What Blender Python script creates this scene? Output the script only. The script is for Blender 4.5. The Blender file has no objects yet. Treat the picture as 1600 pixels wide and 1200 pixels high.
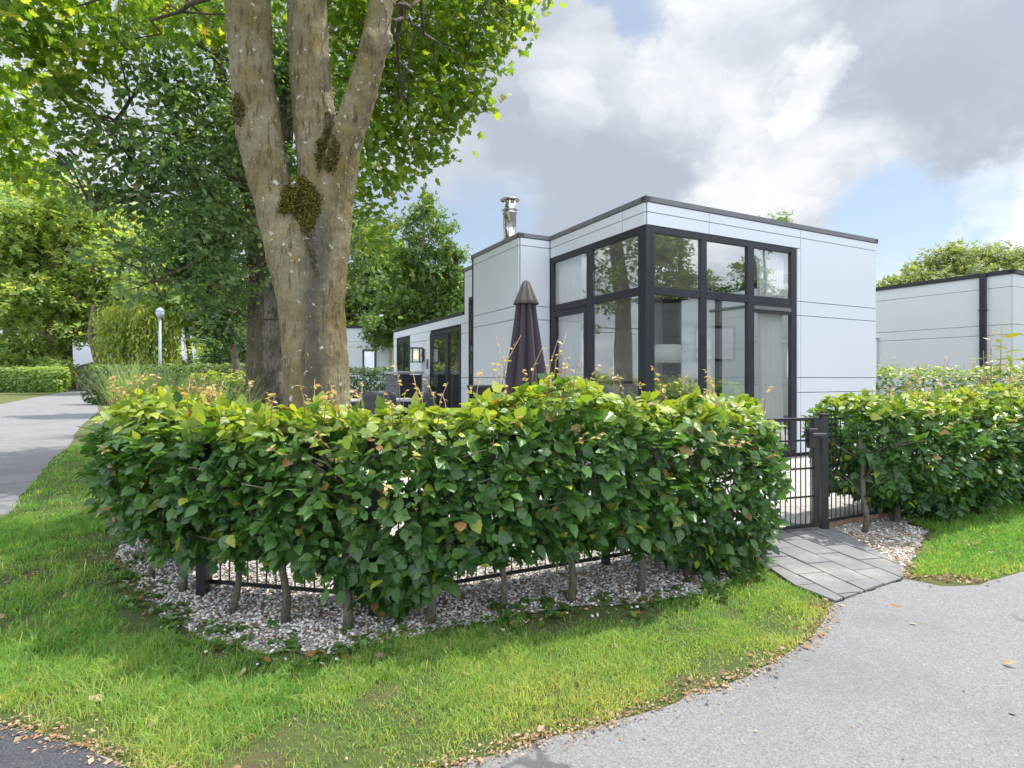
import bpy, math, random
import numpy as np
from mathutils import Vector, Matrix, noise as mnoise
from mathutils.bvhtree import BVHTree
R = math.radians
rng = np.random.default_rng(7)
random.seed(7)
S = bpy.context.scene
COL = S.collection

# ------------------------------------------------------------------ camera
F, CX, HY, H = 885.0, 800.0, 590.0, 1.1          # focal (px), centre, horizon row, eye height
cam = bpy.data.objects.new('camera', bpy.data.cameras.new('camera'))
COL.objects.link(cam)
cam.location = (0, 0, H); cam.rotation_euler = (R(90), 0, 0)
cam.data.sensor_width = 36; cam.data.lens = F/1600*36
cam.data.shift_y = -10/1600
cam.data.clip_start = 0.05; cam.data.clip_end = 3000
S.camera = cam

def G(px, py):                       # point on the ground seen at a pixel of the photograph
    d = F*H/(py-HY); return ((px-CX)/F*d, d)
def PX(px, py, d):                   # point at depth d
    return ((px-CX)/F*d, d, H+(HY-py)/F*d)
def dirv(px, py):
    return Vector(((px-CX)/F, 1, (HY-py)/F)).normalized()

# ------------------------------------------------------------------ render settings, sun, sky
S.render.engine = 'CYCLES'
S.cycles.use_denoising = True
S.cycles.max_bounces = 8; S.cycles.diffuse_bounces = 4; S.cycles.glossy_bounces = 4
S.cycles.transmission_bounces = 6; S.cycles.transparent_max_bounces = 16
S.cycles.sample_clamp_indirect = 6
S.view_settings.view_transform = 'Standard'; S.view_settings.look = 'None'
S.view_settings.gamma = 1; S.view_settings.exposure = 0.90
SUN_EL, SUN_AZ = R(61), R(60)        # azimuth from +Y towards +X
sd = Vector((math.sin(SUN_AZ)*math.cos(SUN_EL), math.cos(SUN_AZ)*math.cos(SUN_EL), math.sin(SUN_EL)))
sun = bpy.data.objects.new('sun', bpy.data.lights.new('sun', 'SUN')); COL.objects.link(sun)
sun.data.energy = 3.7; sun.data.angle = R(0.6); sun.data.color = (1, .95, .86)
sun.rotation_euler = sd.to_track_quat('Z', 'Y').to_euler()

class NT:
    def __init__(s, tree): s.t = tree; s.n = tree.nodes; s.l = tree.links
    def node(s, ty, ins=None, **kw):
        n = s.n.new(ty)
        for k, v in kw.items(): setattr(n, k, v)
        for k, v in (ins or {}).items():
            i = n.inputs[k]
            if hasattr(v, 'is_linked') or isinstance(v, bpy.types.NodeSocket): s.l.new(v, i)
            else: i.default_value = v
        return n
    def math(s, op, a, b=0.0, c=None, clamp=False):
        ins = {0: a, 1: b}
        if c is not None: ins[2] = c
        return s.node('ShaderNodeMath', ins, operation=op, use_clamp=clamp).outputs[0]
    def vmath(s, op, a, b=None):
        n = s.node('ShaderNodeVectorMath', {0: a} if b is None else {0: a, 1: b}, operation=op)
        return n.outputs['Value'] if op in ('DOT_PRODUCT', 'LENGTH') else n.outputs[0]
    def mix(s, f, a, b, bt='MIX'):
        n = s.node('ShaderNodeMix', data_type='RGBA', blend_type=bt)
        for i, v in ((0, f), (6, a), (7, b)):
            if isinstance(v, bpy.types.NodeSocket): s.l.new(v, n.inputs[i])
            else: n.inputs[i].default_value = (tuple(v)+(1,))[:4] if isinstance(v, (tuple, list)) else v
        return n.outputs[2]
    def noise(s, vec, scale, detail=4, rough=.55, out=0):
        ins = {'Scale': scale, 'Detail': detail, 'Roughness': rough}
        if vec is not None: ins['Vector'] = vec
        return s.node('ShaderNodeTexNoise', ins).outputs[out]
    def ss(s, x, a, b):              # smoothstep
        return s.node('ShaderNodeMapRange', {0: x, 1: a, 2: b, 3: 0.0, 4: 1.0}, interpolation_type='SMOOTHSTEP').outputs[0]

W = bpy.data.worlds.new('World'); S.world = W; W.use_nodes = True
w = NT(W.node_tree); W.node_tree.nodes.clear()
sky = w.node('ShaderNodeTexSky', sky_type='NISHITA', sun_disc=False, sun_elevation=SUN_EL, sun_rotation=SUN_AZ)
dv = w.vmath('NORMALIZE', w.node('ShaderNodeTexCoord').outputs['Generated'])
sx = w.node('ShaderNodeSeparateXYZ', {0: dv})
zz = w.math('ADD', w.math('MAXIMUM', sx.outputs[2], 0.0), .22)
pl = w.node('ShaderNodeCombineXYZ', {0: w.math('DIVIDE', sx.outputs[0], zz), 1: w.math('DIVIDE', sx.outputs[1], zz), 2: 3.7}).outputs[0]
warp = w.vmath('ADD', pl, w.vmath('MULTIPLY', w.noise(pl, 1.3, 3, .5, 1), (0.55, .55, .3)))
n1 = w.noise(warp, 1.05, 9, .56)
n2 = w.noise(w.vmath('ADD', warp, (4.2, 1.3, 7)), 1.5, 8, .58)
n3 = w.noise(w.vmath('ADD', warp, (1.2, 9.3, 2)), 3.6, 7, .6)
dwarp = w.vmath('NORMALIZE', w.vmath('ADD', dv, w.vmath('ADD', w.vmath('MULTIPLY', w.vmath('SUBTRACT', w.noise(dv, 7, 6, .62, 1), (.5, .5, .5)), (.22, .22, .16)), w.vmath('MULTIPLY', w.vmath('SUBTRACT', w.noise(dv, 22, 5, .6, 1), (.5, .5, .5)), (.07, .07, .06)))))
def spot(px, py, r0, r1):
    return w.ss(w.vmath('DOT_PRODUCT', dwarp, dirv(px, py)), math.cos(r1*1.25), math.cos(r0*.6))
blue = None
for (px, py, a, b, k) in ((962, 12, .0, .075, .75), (1172, 22, .0, .05, .5), (735, 352, .0, .13, .42), (1395, 385, .0, .11, .7),
                          (1540, 345, .0, .07, .4), (560, 330, 0, .12, .35), (40, 100, .05, .3, .4), (620, 210, 0, .1, .4)):
    t = w.math('MULTIPLY', spot(px, py, a, b), k)
    blue = t if blue is None else w.math('MAXIMUM', blue, t)
cover = w.math('SUBTRACT', w.math('ADD', n1, .23), w.math('MULTIPLY', blue, .52))
mask = w.ss(cover, .36, .66)
lum = w.math('ADD', w.math('MULTIPLY', w.ss(n2, .36, .68), .60), w.math('MULTIPLY', n3, .30))
bright = None
for (px, py, a, b, k) in ((1252, 130, .0, .07, .5), (880, 172, .0, .07, .32), (1120, 60, .02, .14, .34), (940, 90, .0, .2, .14), (1200, 140, .0, .10, .2),
                          (1240, 335, .0, .16, .32), (1600, 335, .0, .09, .7), (1150, 330, 0, .1, .3), (1400, 440, 0, .05, .4), (700, 300, 0, .14, .35)):
    t = w.math('MULTIPLY', spot(px, py, a, b), k)
    bright = t if bright is None else w.math('MAXIMUM', bright, t)
dark = w.math('MAXIMUM', w.math('MULTIPLY', spot(1500, 180, .1, .5), .10), w.math('MULTIPLY', spot(900, 280, .05, .3), .16))
lum = w.math('SUBTRACT', w.math('ADD', w.math('MULTIPLY', lum, .62), w.math('MULTIPLY', bright, .8)), dark)
lum = w.math('MAXIMUM', lum, 0.0)
back = w.ss(w.vmath('DOT_PRODUCT', dv, Vector((-.1, -.85, .5)).normalized()), -.55, .75)   # clouds behind the camera, brightened as added fill for shaded faces
ccol = w.mix(w.ss(lum, .05, .75), (2.75, 3.05, 3.55), (5.9, 6.0, 6.1))
ccol = w.mix(1.0, ccol, w.node('ShaderNodeCombineXYZ', {0: w.math('ADD', 1.0, w.math('MULTIPLY', back, 2.3)), 1: w.math('ADD', 1.0, w.math('MULTIPLY', back, 2.3)), 2: w.math('ADD', 1.0, w.math('MULTIPLY', back, 2.3))}).outputs[0], 'MULTIPLY')
skyc = w.mix(.22, w.mix(1.0, sky.outputs[0], (.78, .80, .80), 'MULTIPLY'), (5.2, 5.4, 5.6))
final = w.mix(mask, skyc, ccol)
bg = w.node('ShaderNodeBackground', {'Color': final, 'Strength': .10})
w.node('ShaderNodeOutputWorld', {'Surface': bg.outputs[0]})

# ------------------------------------------------------------------ object helpers
def link(name, data, parent=None):
    o = bpy.data.objects.new(name, data); COL.objects.link(o)
    if parent: o.parent = parent
    return o
def tag(o, label=None, cat=None, group=None, kind=None):
    for k, v in (('label', label), ('category', cat), ('group', group), ('kind', kind)):
        if v: o[k] = v
    return o
def thing(name, label, cat, loc=(0, 0, 0), rotz=0, group=None):
    o = link(name, None); o.location = loc; o.rotation_euler = (0, 0, rotz); o.empty_display_size = .2
    return tag(o, label, cat, group)
def dup(root, loc, rotz, label):
    r = root.copy(); COL.objects.link(r); r.location = loc; r.rotation_euler = (0, 0, rotz); r['label'] = label
    for ch in list(root.children):
        c = ch.copy(); COL.objects.link(c); c.parent = r
        for g in list(ch.children):
            d = g.copy(); COL.objects.link(d); d.parent = c
    return r

class MB:
    def __init__(s): s.v = []; s.f = []; s.m = []; s.sm = []
    def add(s, v, f, m=0, smooth=False):
        o = len(s.v); s.v += [tuple(p) for p in v]; s.f += [tuple(i+o for i in q) for q in f]
        s.m += [m]*len(f); s.sm += [smooth]*len(f); return s
    def box(s, x0, x1, y0, y1, z0, z1, m=0):
        v = [(x0,y0,z0),(x1,y0,z0),(x1,y1,z0),(x0,y1,z0),(x0,y0,z1),(x1,y0,z1),(x1,y1,z1),(x0,y1,z1)]
        return s.add(v, [(0,3,2,1),(4,5,6,7),(0,1,5,4),(1,2,6,5),(2,3,7,6),(3,0,4,7)], m)
    def bar(s, a, b, wd, h=None, m=0):
        a, b = Vector(a), Vector(b); h = h or wd
        d = (b-a).normalized(); up = Vector((0,0,1)) if abs(d.z) < .95 else Vector((0,1,0))
        x = d.cross(up).normalized()*wd/2; y = x.cross(d).normalized()*h/2
        v = [a-x-y, a+x-y, a+x+y, a-x+y, b-x-y, b+x-y, b+x+y, b-x+y]
        return s.add(v, [(0,3,2,1),(4,5,6,7),(0,1,5,4),(1,2,6,5),(2,3,7,6),(3,0,4,7)], m)
    def tube(s, pts, rad, n=8, m=0, cap=True, wob=0.0):
        pts = [Vector(p) for p in pts]
        if not hasattr(rad, '__len__'): rad = [rad]*len(pts)
        rings = []; px = None
        for i, p in enumerate(pts):
            d = (pts[min(i+1, len(pts)-1)]-pts[max(i-1, 0)]).normalized()
            if px is None:
                px = d.cross(Vector((0, 0, 1)) if abs(d.z) < .9 else Vector((1, 0, 0))).normalized()
            px = (px - d*px.dot(d)).normalized(); py = d.cross(px)
            rings.append([p + (px*math.cos(2*math.pi*k/n)+py*math.sin(2*math.pi*k/n))*rad[i]*(1+wob*random.uniform(-1, 1)) for k in range(n)])
        v = [q for r in rings for q in r]; f = []
        for i in range(len(pts)-1):
            for k in range(n):
                f.append((i*n+k, i*n+(k+1) % n, (i+1)*n+(k+1) % n, (i+1)*n+k))
        if cap: f += [tuple(reversed(range(n))), tuple(range((len(pts)-1)*n, len(pts)*n))]
        return s.add(v, f, m, True)
    def lathe(s, prof, n=24, c=(0, 0, 0), m=0):
        v = []; f = []
        for r, z in prof:
            v += [(c[0]+r*math.cos(2*math.pi*k/n), c[1]+r*math.sin(2*math.pi*k/n), c[2]+z) for k in range(n)]
        for i in range(len(prof)-1):
            for k in range(n): f.append((i*n+k, i*n+(k+1) % n, (i+1)*n+(k+1) % n, (i+1)*n+k))
        return s.add(v, f, m, True)
    def sheet(s, poly, z, m=0):
        return s.add([(x, y, z) for x, y in poly], [tuple(range(len(poly)))], m)
    def build(s, name, mats, parent=None, bevel=0):
        me = bpy.data.meshes.new(name); me.from_pydata(s.v, [], s.f)
        for mt in (mats if isinstance(mats, (list, tuple)) else [mats]): me.materials.append(mt)
        me.polygons.foreach_set('material_index', s.m); me.polygons.foreach_set('use_smooth', s.sm); me.update()
        o = link(name, me, parent)
        if bevel:
            b = o.modifiers.new('bevel', 'BEVEL'); b.width = bevel; b.segments = 2; b.limit_method = 'ANGLE'
        return o

def npmesh(name, verts, faces_flat, sizes, mat, parent=None, col=None, uv=None, smooth=False):
    """verts (N,3); faces_flat loop vertex indices; sizes loops per face; col (N,3) per vertex; uv per vertex"""
    me = bpy.data.meshes.new(name)
    me.vertices.add(len(verts)); me.vertices.foreach_set('co', np.ascontiguousarray(verts, dtype=np.float32).ravel())
    me.loops.add(len(faces_flat)); me.loops.foreach_set('vertex_index', faces_flat.astype(np.int32))
    me.polygons.add(len(sizes)); st = np.concatenate(([0], np.cumsum(sizes)[:-1])).astype(np.int32)
    me.polygons.foreach_set('loop_start', st); me.polygons.foreach_set('loop_total', sizes.astype(np.int32))
    if smooth: me.polygons.foreach_set('use_smooth', np.ones(len(sizes), dtype=bool))
    me.update(calc_edges=True)
    if col is not None:
        a = me.attributes.new('Col', 'FLOAT_COLOR', 'POINT')
        a.data.foreach_set('color', np.concatenate([col, np.ones((len(col), 1))], 1).astype(np.float32).ravel())
    if uv is not None:
        a = me.attributes.new('luv', 'FLOAT_VECTOR', 'POINT')
        a.data.foreach_set('vector', np.concatenate([uv, np.zeros((len(uv), 1))], 1).astype(np.float32).ravel())
    me.materials.append(mat)
    return link(name, me, parent)

def unit(a): return a/np.maximum(np.linalg.norm(a, axis=1, keepdims=True), 1e-9)

# leaf templates: verts (x across, y along, z up), tri faces
def leaf_ovate(k=5, wdt=.33, fold=.10, curl=.10):
    ys = np.linspace(0, 1, k+2)
    prof = lambda y: wdt*np.sin(np.pi*y**.78)**.92*(1-.18*y)
    v = [(0, 0, 0)]; f = []
    for y in ys[1:-1]:
        x = prof(y)*(1+.07*(-1)**len(v)); z = -curl*(y-.3)**2
        v += [(-x, y, z+fold*x), (0, y, z), (x, y, z+fold*x)]
    v.append((0, 1, -curl*.5))
    f += [(0, 2, 1), (0, 3, 2)]
    for i in range(k-1):
        a = 1+3*i
        f += [(a, a+1, a+4), (a, a+4, a+3), (a+1, a+2, a+5), (a+1, a+5, a+4)]
    a = 1+3*(k-1); t = len(v)-1
    f += [(a, a+1, t), (a+1, a+2, t)]
    v = np.array(v, float)
    return v, np.array(f), np.stack([v[:, 0]/wdt, v[:, 1]], 1)
def leaf_maple():
    half = [(0, 0), (.16, -.04), (.40, .06), (.30, .20), (.56, .42), (.34, .46), (.22, .52), (.26, .74), (.12, .72), (0, 1)]
    pts = half + [(-x, y) for x, y in reversed(half[1:-1])]
    v = [(0, .32, 0.0)] + [(x, y, .10*abs(x)-.12*(y-.3)**2) for x, y in pts]
    n = len(pts); f = [(0, 1+i, 1+(i+1) % n) for i in range(n)]
    v = np.array(v, float); return v, np.array(f), np.stack([v[:, 0]/.56, v[:, 1]], 1)
def leaf_simple(wdt=.36):
    v = np.array([(0, 0, 0), (wdt, .45, .05), (0, 1, -.06), (-wdt, .45, .05)], float)
    return v, np.array([(0, 1, 2), (0, 2, 3)]), np.stack([v[:, 0]/wdt, v[:, 1]], 1)
def leaf_tuft():
    """three leaves on a tiny twig: the leaf cluster of a tree far away"""
    V, Fc, U = leaf_simple(.34); vs = []; fs = []; us = []
    for i, (a, o) in enumerate(((0, (0, .3, 0)), (1.15, (.05, .0, .06)), (-1.2, (-.05, .05, -.05)))):
        c, s_ = math.cos(a), math.sin(a); M = np.array([[c, s_, 0], [-s_, c, .25*i], [0, 0, 1]])
        vs.append((V*.75) @ M + np.array(o)); fs.append(Fc+4*i); us.append(U)
    return np.concatenate(vs), np.concatenate(fs), np.concatenate(us)
BEECH = leaf_ovate(6, .37, .12, .16); OVATE = leaf_ovate(3, .30); MAPLE = leaf_maple(); RHOMB = leaf_simple(); TUFT = leaf_tuft(); LANCE = leaf_ovate(2, .16)

def leaves(name, T, pos, nrm, tip, size, col, mat, parent=None):
    V, Fc, UV = T; N = len(pos); K = len(V)
    z = unit(nrm); y = tip - z*np.sum(tip*z, 1, keepdims=True); y = unit(y); x = np.cross(y, z)
    sz = size.reshape(-1, 1, 1); wv = rng.uniform(.85, 1.15, (N, 1, 1)); cz = rng.uniform(-.6, 2.2, (N, 1, 1))
    P = pos[:, None, :] + sz*(V[None, :, 0:1]*wv*x[:, None, :] + V[None, :, 1:2]*y[:, None, :] + V[None, :, 2:3]*cz*z[:, None, :])
    fc = (Fc[None] + (np.arange(N)*K)[:, None, None]).reshape(-1)
    return npmesh(name, P.reshape(-1, 3), fc, np.full(N*len(Fc), 3), mat, parent, np.repeat(col, K, 0), np.tile(UV, (N, 1)))

# ------------------------------------------------------------------ materials
def mat(name):
    m = bpy.data.materials.new(name); m.use_nodes = True; m.node_tree.nodes.clear(); t = NT(m.node_tree)
    t.out = t.node('ShaderNodeOutputMaterial'); return m, t
def pbsdf(t, **ins):
    return t.node('ShaderNodeBsdfPrincipled', {k.replace('_', ' '): v for k, v in ins.items()})
def bump(t, h, strength, dist):
    return t.node('ShaderNodeBump', {'Height': h, 'Strength': strength, 'Distance': dist}).outputs[0]
def simple(name, c, rough=.5, metal=0.0, var=.12, scale=6.0, spec=.5, bmp=0.0):
    m, t = mat(name); co = t.node('ShaderNodeTexCoord').outputs['Object']
    n = t.noise(co, scale, 5, .6)
    c2 = t.mix(t.ss(n, .3, .75), tuple(x*(1-var) for x in c), tuple(min(1, x*(1+var)) for x in c))
    b = pbsdf(t, Base_Color=c2, Roughness=t.math('ADD', rough-.05, t.math('MULTIPLY', n, .1)), Metallic=metal, Specular_IOR_Level=spec)
    if bmp: t.l.new(bump(t, t.noise(co, scale*30, 3, .6), bmp, .002), b.inputs['Normal'])
    t.l.new(b.outputs[0], t.out.inputs[0]); return m
def leafmat(name, dark, light, young, dead=(.30, .14, .05), trans=.38, rough=.42, veins=False, spec=.5, tgain=(1.5, 1.55, .55)):
    """Col.r random hue, Col.g young growth, Col.b dead"""
    m, t = mat(name); at = t.node('ShaderNodeAttribute', attribute_name='Col')
    sp = t.node('ShaderNodeSeparateColor', {0: at.outputs['Color']})
    c = t.mix(sp.outputs[0], dark, light); c = t.mix(sp.outputs[1], c, young); c = t.mix(sp.outputs[2], c, dead)
    nm = None
    if veins:
        uv = t.node('ShaderNodeSeparateXYZ', {0: t.node('ShaderNodeAttribute', attribute_name='luv').outputs['Vector']})
        au = t.math('ABSOLUTE', uv.outputs[0])
        ph = t.math('MULTIPLY', t.math('SUBTRACT', uv.outputs[1], t.math('MULTIPLY', au, .28)), 46.0)
        sv = t.math('ADD', t.math('MULTIPLY', t.math('SINE', ph), .5), .5)
        rib = t.math('MAXIMUM', t.math('POWER', sv, 5.0), t.ss(au, .10, .02))
        c = t.mix(t.math('MULTIPLY', rib, .28), c, t.mix(.5, c, (.30, .36, .10)))
        nm = bump(t, sv, .5, .0025)
    b = pbsdf(t, Base_Color=c, Roughness=rough, Specular_IOR_Level=spec)
    tr = t.node('ShaderNodeBsdfTranslucent', {'Color': t.mix(1.0, c, tgain, 'MULTIPLY')})
    if nm: t.l.new(nm, b.inputs['Normal'])
    mx = t.node('ShaderNodeMixShader', {0: trans, 1: b.outputs[0], 2: tr.outputs[0]})
    t.l.new(mx.outputs[0], t.out.inputs[0]); return m
M = {}
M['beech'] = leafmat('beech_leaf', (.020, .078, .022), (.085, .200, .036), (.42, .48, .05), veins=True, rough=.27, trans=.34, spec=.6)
M['shoot_leaf'] = leafmat('shoot_leaf', (.56, .39, .19), (.62, .42, .16), (.50, .46, .10), trans=.45, tgain=(1.2, 1.1, .8))
M['shoot_green'] = leafmat('shoot_leaf_green', (.42, .44, .07), (.62, .42, .16), (.50, .46, .10), trans=.45, tgain=(1.2, 1.15, .7))
M['maple'] = leafmat('maple_leaf', (.095, .180, .030), (.185, .285, .048), (.38, .41, .07), trans=.58, tgain=(1.9, 1.8, .5))
M['greyleaf'] = leafmat('grey_green_leaf', (.070, .140, .052), (.200, .285, .135), (.28, .34, .09), trans=.46, rough=.45)
M['farleaf'] = leafmat('far_leaf', (.145, .240, .075), (.290, .390, .135), (.45, .48, .17), trans=.55, rough=.55, tgain=(1.7, 1.65, .7))
M['paleleaf'] = leafmat('pale_leaf', (.13, .175, .075), (.235, .28, .13), (.34, .36, .14), trans=.42, rough=.6)
M['birch'] = leafmat('birch_leaf', (.065, .130, .034), (.140, .215, .055), (.28, .33, .06), trans=.48, rough=.5)
M['willow'] = leafmat('willow_leaf', (.17, .235, .055), (.28, .335, .085), (.36, .38, .09), trans=.5, rough=.55)
M['darkhedge'] = leafmat('dark_hedge_leaf', (.022, .060, .018), (.050, .105, .026), (.20, .26, .05), trans=.28, rough=.45)
M['litter'] = leafmat('dry_leaf', (.17, .11, .06), (.40, .30, .19), (.30, .34, .05), trans=.15, rough=.7)
M['weed'] = leafmat('weed_leaf', (.05, .12, .025), (.10, .19, .035), (.8, .55, .01), trans=.35)

def grassmat():
    m, t = mat('grass_blade'); at = t.node('ShaderNodeAttribute', attribute_name='Col')
    sp = t.node('ShaderNodeSeparateColor', {0: at.outputs['Color']})
    c = t.mix(sp.outputs[0], (.100, .255, .050), (.205, .390, .085)); c = t.mix(sp.outputs[1], c, (.56, .50, .18)); c = t.mix(sp.outputs[2], c, (.19, .13, .06))
    b = pbsdf(t, Base_Color=c, Roughness=.5, Specular_IOR_Level=.3)
    tr = t.node('ShaderNodeBsdfTranslucent', {'Color': t.mix(1.0, c, (1.6, 1.6, .7), 'MULTIPLY')})
    t.l.new(t.node('ShaderNodeMixShader', {0: .5, 1: b.outputs[0], 2: tr.outputs[0]}).outputs[0], t.out.inputs[0]); return m
M['grass'] = grassmat()

def ground_mat():
    m, t = mat('lawn_soil'); co = t.node('ShaderNodeTexCoord').outputs['Object']
    a = t.noise(co, .7, 5, .6); b_ = t.noise(co, 9, 6, .65); f = t.noise(co, 160, 4, .7)
    c = t.mix(t.ss(b_, .35, .65), (.075, .125, .032), (.125, .175, .045))
    c = t.mix(t.ss(a, .48, .66), c, (.17, .135, .075)); c = t.mix(t.ss(t.noise(co, 4.5, 5, .65), .52, .66), c, (.13, .10, .06)); c = t.mix(t.math('MULTIPLY', f, .6), c, (.06, .05, .03))
    b = pbsdf(t, Base_Color=c, Roughness=.9, Specular_IOR_Level=.2, Normal=bump(t, t.math('ADD', f, b_), .8, .02))
    t.l.new(b.outputs[0], t.out.inputs[0]); return m
M['ground'] = ground_mat()
def road_mat(c0=(.128, .130, .136), c1=(.245, .248, .258)):
    m, t = mat('worn_asphalt'); co = t.node('ShaderNodeTexCoord').outputs['Object']
    g1 = t.noise(co, 150, 4, .75); g2 = t.noise(co, 1.1, 5, .6); g3 = t.noise(co, 14, 5, .65)
    vo = t.node('ShaderNodeTexVoronoi', {'Vector': co, 'Scale': 120.0, 'Randomness': 1.0})
    c = t.mix(t.ss(g1, .32, .72), c0, c1); k_ = c1[1]/.29
    c = t.mix(t.math('MULTIPLY', t.ss(vo.outputs['Color'], .86, .95), .35), c, (.44*k_, .44*k_, .45*k_))
    c = t.mix(t.math('MULTIPLY', t.ss(t.noise(co, 95, 3, .6), .60, .70), .6), c, (.06, .06, .065))
    c = t.mix(t.math('MULTIPLY', t.ss(g2, .45, .7), .5), c, (.13*k_, .13*k_, .135*k_)); c = t.mix(t.math('MULTIPLY', t.ss(g3, .55, .8), .25), c, (.30*k_, .29*k_, .27*k_))
    cr = t.node('ShaderNodeTexVoronoi', {'Vector': t.vmath('ADD', co, t.vmath('MULTIPLY', t.noise(co, 3, 4, .6, 1), (.35, .35, 0))), 'Scale': .42}, feature='DISTANCE_TO_EDGE')
    crack = t.math('MULTIPLY', t.ss(cr.outputs[0], .008, .002), t.ss(t.noise(co, .8, 2, .5), .46, .54))
    c = t.mix(t.math('MULTIPLY', crack, .7), c, (.05, .05, .05))
    h = t.math('ADD', g1, t.math('MULTIPLY', vo.outputs['Distance'], -.6))
    b = pbsdf(t, Base_Color=c, Roughness=.82, Specular_IOR_Level=.35, Normal=bump(t, h, .9, .004))
    t.l.new(b.outputs[0], t.out.inputs[0]); return m
M['road'] = road_mat()
def gravel_base():
    m, t = mat('gravel_soil'); co = t.node('ShaderNodeTexCoord').outputs['Object']
    v = t.node('ShaderNodeTexVoronoi', {'Vector': co, 'Scale': 55.0})
    v2 = t.node('ShaderNodeTexVoronoi', {'Vector': co, 'Scale': 55.0}, feature='DISTANCE_TO_EDGE')
    c = t.mix(t.node('ShaderNodeSeparateColor', {0: v.outputs['Color']}).outputs[0], (.30, .27, .235), (.66, .645, .62))
    c = t.mix(t.ss(v2.outputs[0], .12, .02), c, (.06, .045, .035)); c = t.mix(t.ss(t.noise(co, 5, 5, .6), .55, .7), c, (.09, .06, .04))
    b = pbsdf(t, Base_Color=c, Roughness=.8, Normal=bump(t, v2.outputs[0], .8, .02)); t.l.new(b.outputs[0], t.out.inputs[0]); return m
M['gravel'] = gravel_base()
def pebble_mat():
    m, t = mat('pebble'); at = t.node('ShaderNodeAttribute', attribute_name='Col'); co = t.node('ShaderNodeTexCoord').outputs['Object']
    c = t.mix(1.0, at.outputs['Color'], t.mix(t.noise(co, 120, 3, .6), (.65, .62, .58), (1, 1, 1)), 'MULTIPLY')
    b = pbsdf(t, Base_Color=c, Roughness=.65); t.l.new(b.outputs[0], t.out.inputs[0]); return m
M['pebble'] = pebble_mat()
def slab_mat():
    m, t = mat('concrete_slab'); co = t.node('ShaderNodeTexCoord').outputs['Object']; oi = t.node('ShaderNodeAttribute', attribute_name='Col')
    f = t.noise(co, 180, 4, .7); g = t.noise(co, 4, 5, .6)
    c = t.mix(f, (.11, .112, .118), (.20, .203, .21)); c = t.mix(t.math('MULTIPLY', t.ss(g, .45, .75), .5), c, (.36, .34, .31))
    b = pbsdf(t, Base_Color=c, Roughness=.85, Specular_IOR_Level=.3, Normal=bump(t, f, .6, .002)); t.l.new(b.outputs[0], t.out.inputs[0]); return m
M['slab'] = slab_mat()
M['joint'] = simple('joint_sand', (.05, .045, .04), .95, var=.4, scale=40)
def terrace_mat():
    m, t = mat('terrace_tiles'); co = t.node('ShaderNodeTexCoord').outputs['Object']
    br = t.node('ShaderNodeTexBrick', {'Vector': co, 'Color1': (.30, .29, .285, 1), 'Color2': (.36, .35, .34, 1), 'Mortar': (.12, .11, .1, 1), 'Scale': 1.0,
        'Mortar Size': .006, 'Brick Width': .6, 'Row Height': .3})
    c = t.mix(t.math('MULTIPLY', t.ss(t.noise(co, 3, 6, .65), .4, .75), .4), br.outputs[0], (.30, .27, .24))
    b = pbsdf(t, Base_Color=c, Roughness=.85, Normal=bump(t, br.outputs['Fac'], -.5, .004)); t.l.new(b.outputs[0], t.out.inputs[0]); return m
M['terrace'] = terrace_mat()
def siding_mat(name, c):
    m, t = mat(name); co = t.node('ShaderNodeTexCoord').outputs['Object']
    st = t.vmath('MULTIPLY', co, (7, 7, .35)); n = t.noise(st, 1.3, 5, .6); n2 = t.noise(co, .8, 3, .5)
    cc = t.mix(t.math('MULTIPLY', t.ss(n, .55, .85), .12), c, tuple(x*.72 for x in c)); cc = t.mix(t.math('MULTIPLY', n2, .10), cc, tuple(x*.8 for x in c))
    b = pbsdf(t, Base_Color=cc, Roughness=.38, Specular_IOR_Level=.4, Normal=bump(t, t.noise(co, 2.2, 2, .5), .05, .02)); t.l.new(b.outputs[0], t.out.inputs[0]); return m
M['siding'] = siding_mat('white_cladding', (.60, .635, .685))
M['siding_r'] = siding_mat('white_cladding_neighbour', (.54, .565, .59))
M['grey_siding'] = siding_mat('grey_cladding', (.22, .23, .24))
M['anth'] = simple('anthracite_frame', (.022, .024, .031), .42, var=.15, scale=3, spec=.35)
M['backing'] = simple('black_backing', (.012, .012, .014), .8)
M['trimgrey'] = simple('roof_trim_grey', (.13, .135, .145), .4, var=.1)
M['roof'] = simple('roof_felt', (.09, .09, .09), .9, var=.2)
M['steel'] = simple('stainless_steel', (.62, .62, .60), .16, metal=1.0, var=.08, scale=4)
M['black'] = simple('black_metal', (.014, .014, .016), .42, var=.25, scale=20, bmp=.2)
M['blackwood'] = simple('black_planks', (.022, .023, .027), .6, var=.3, scale=14)
M['charcoal'] = simple('charcoal_plastic', (.05, .053, .062), .5, var=.2)
M['box_lit_side'] = simple('lit_slat_grey', (.10, .11, .125), .5, var=.15)  # lighter grey: daylight on the box's left side put into the colour
M['lid'] = simple('grey_lid', (.34, .35, .37), .5)
M['intwall'] = simple('interior_plaster', (.64, .64, .63), .85, var=.04)
M['intfloor'] = simple('interior_floor', (.36, .31, .25), .5, var=.25, scale=3)
M['white'] = simple('white_lacquer', (.72, .72, .70), .4, var=.04)
M['timber'] = simple('weathered_timber', (.20, .13, .085), .8, var=.35, scale=18)
M['lamppole'] = simple('galvanised_pole', (.26, .30, .35), .5, metal=.0, var=.1)
M['globe'] = simple('lamp_globe', (.40, .45, .54), .3, var=.05)
M['twig'] = simple('young_twig', (.33, .20, .11), .6, var=.25, scale=30)
M['counter'] = simple('black_counter', (.015, .015, .016), .25, var=.2)
M['beige'] = simple('beige_pipe', (.42, .39, .32), .5)
M['rooftile'] = simple('pale_roof', (.50, .55, .62), .5, var=.1)
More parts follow.
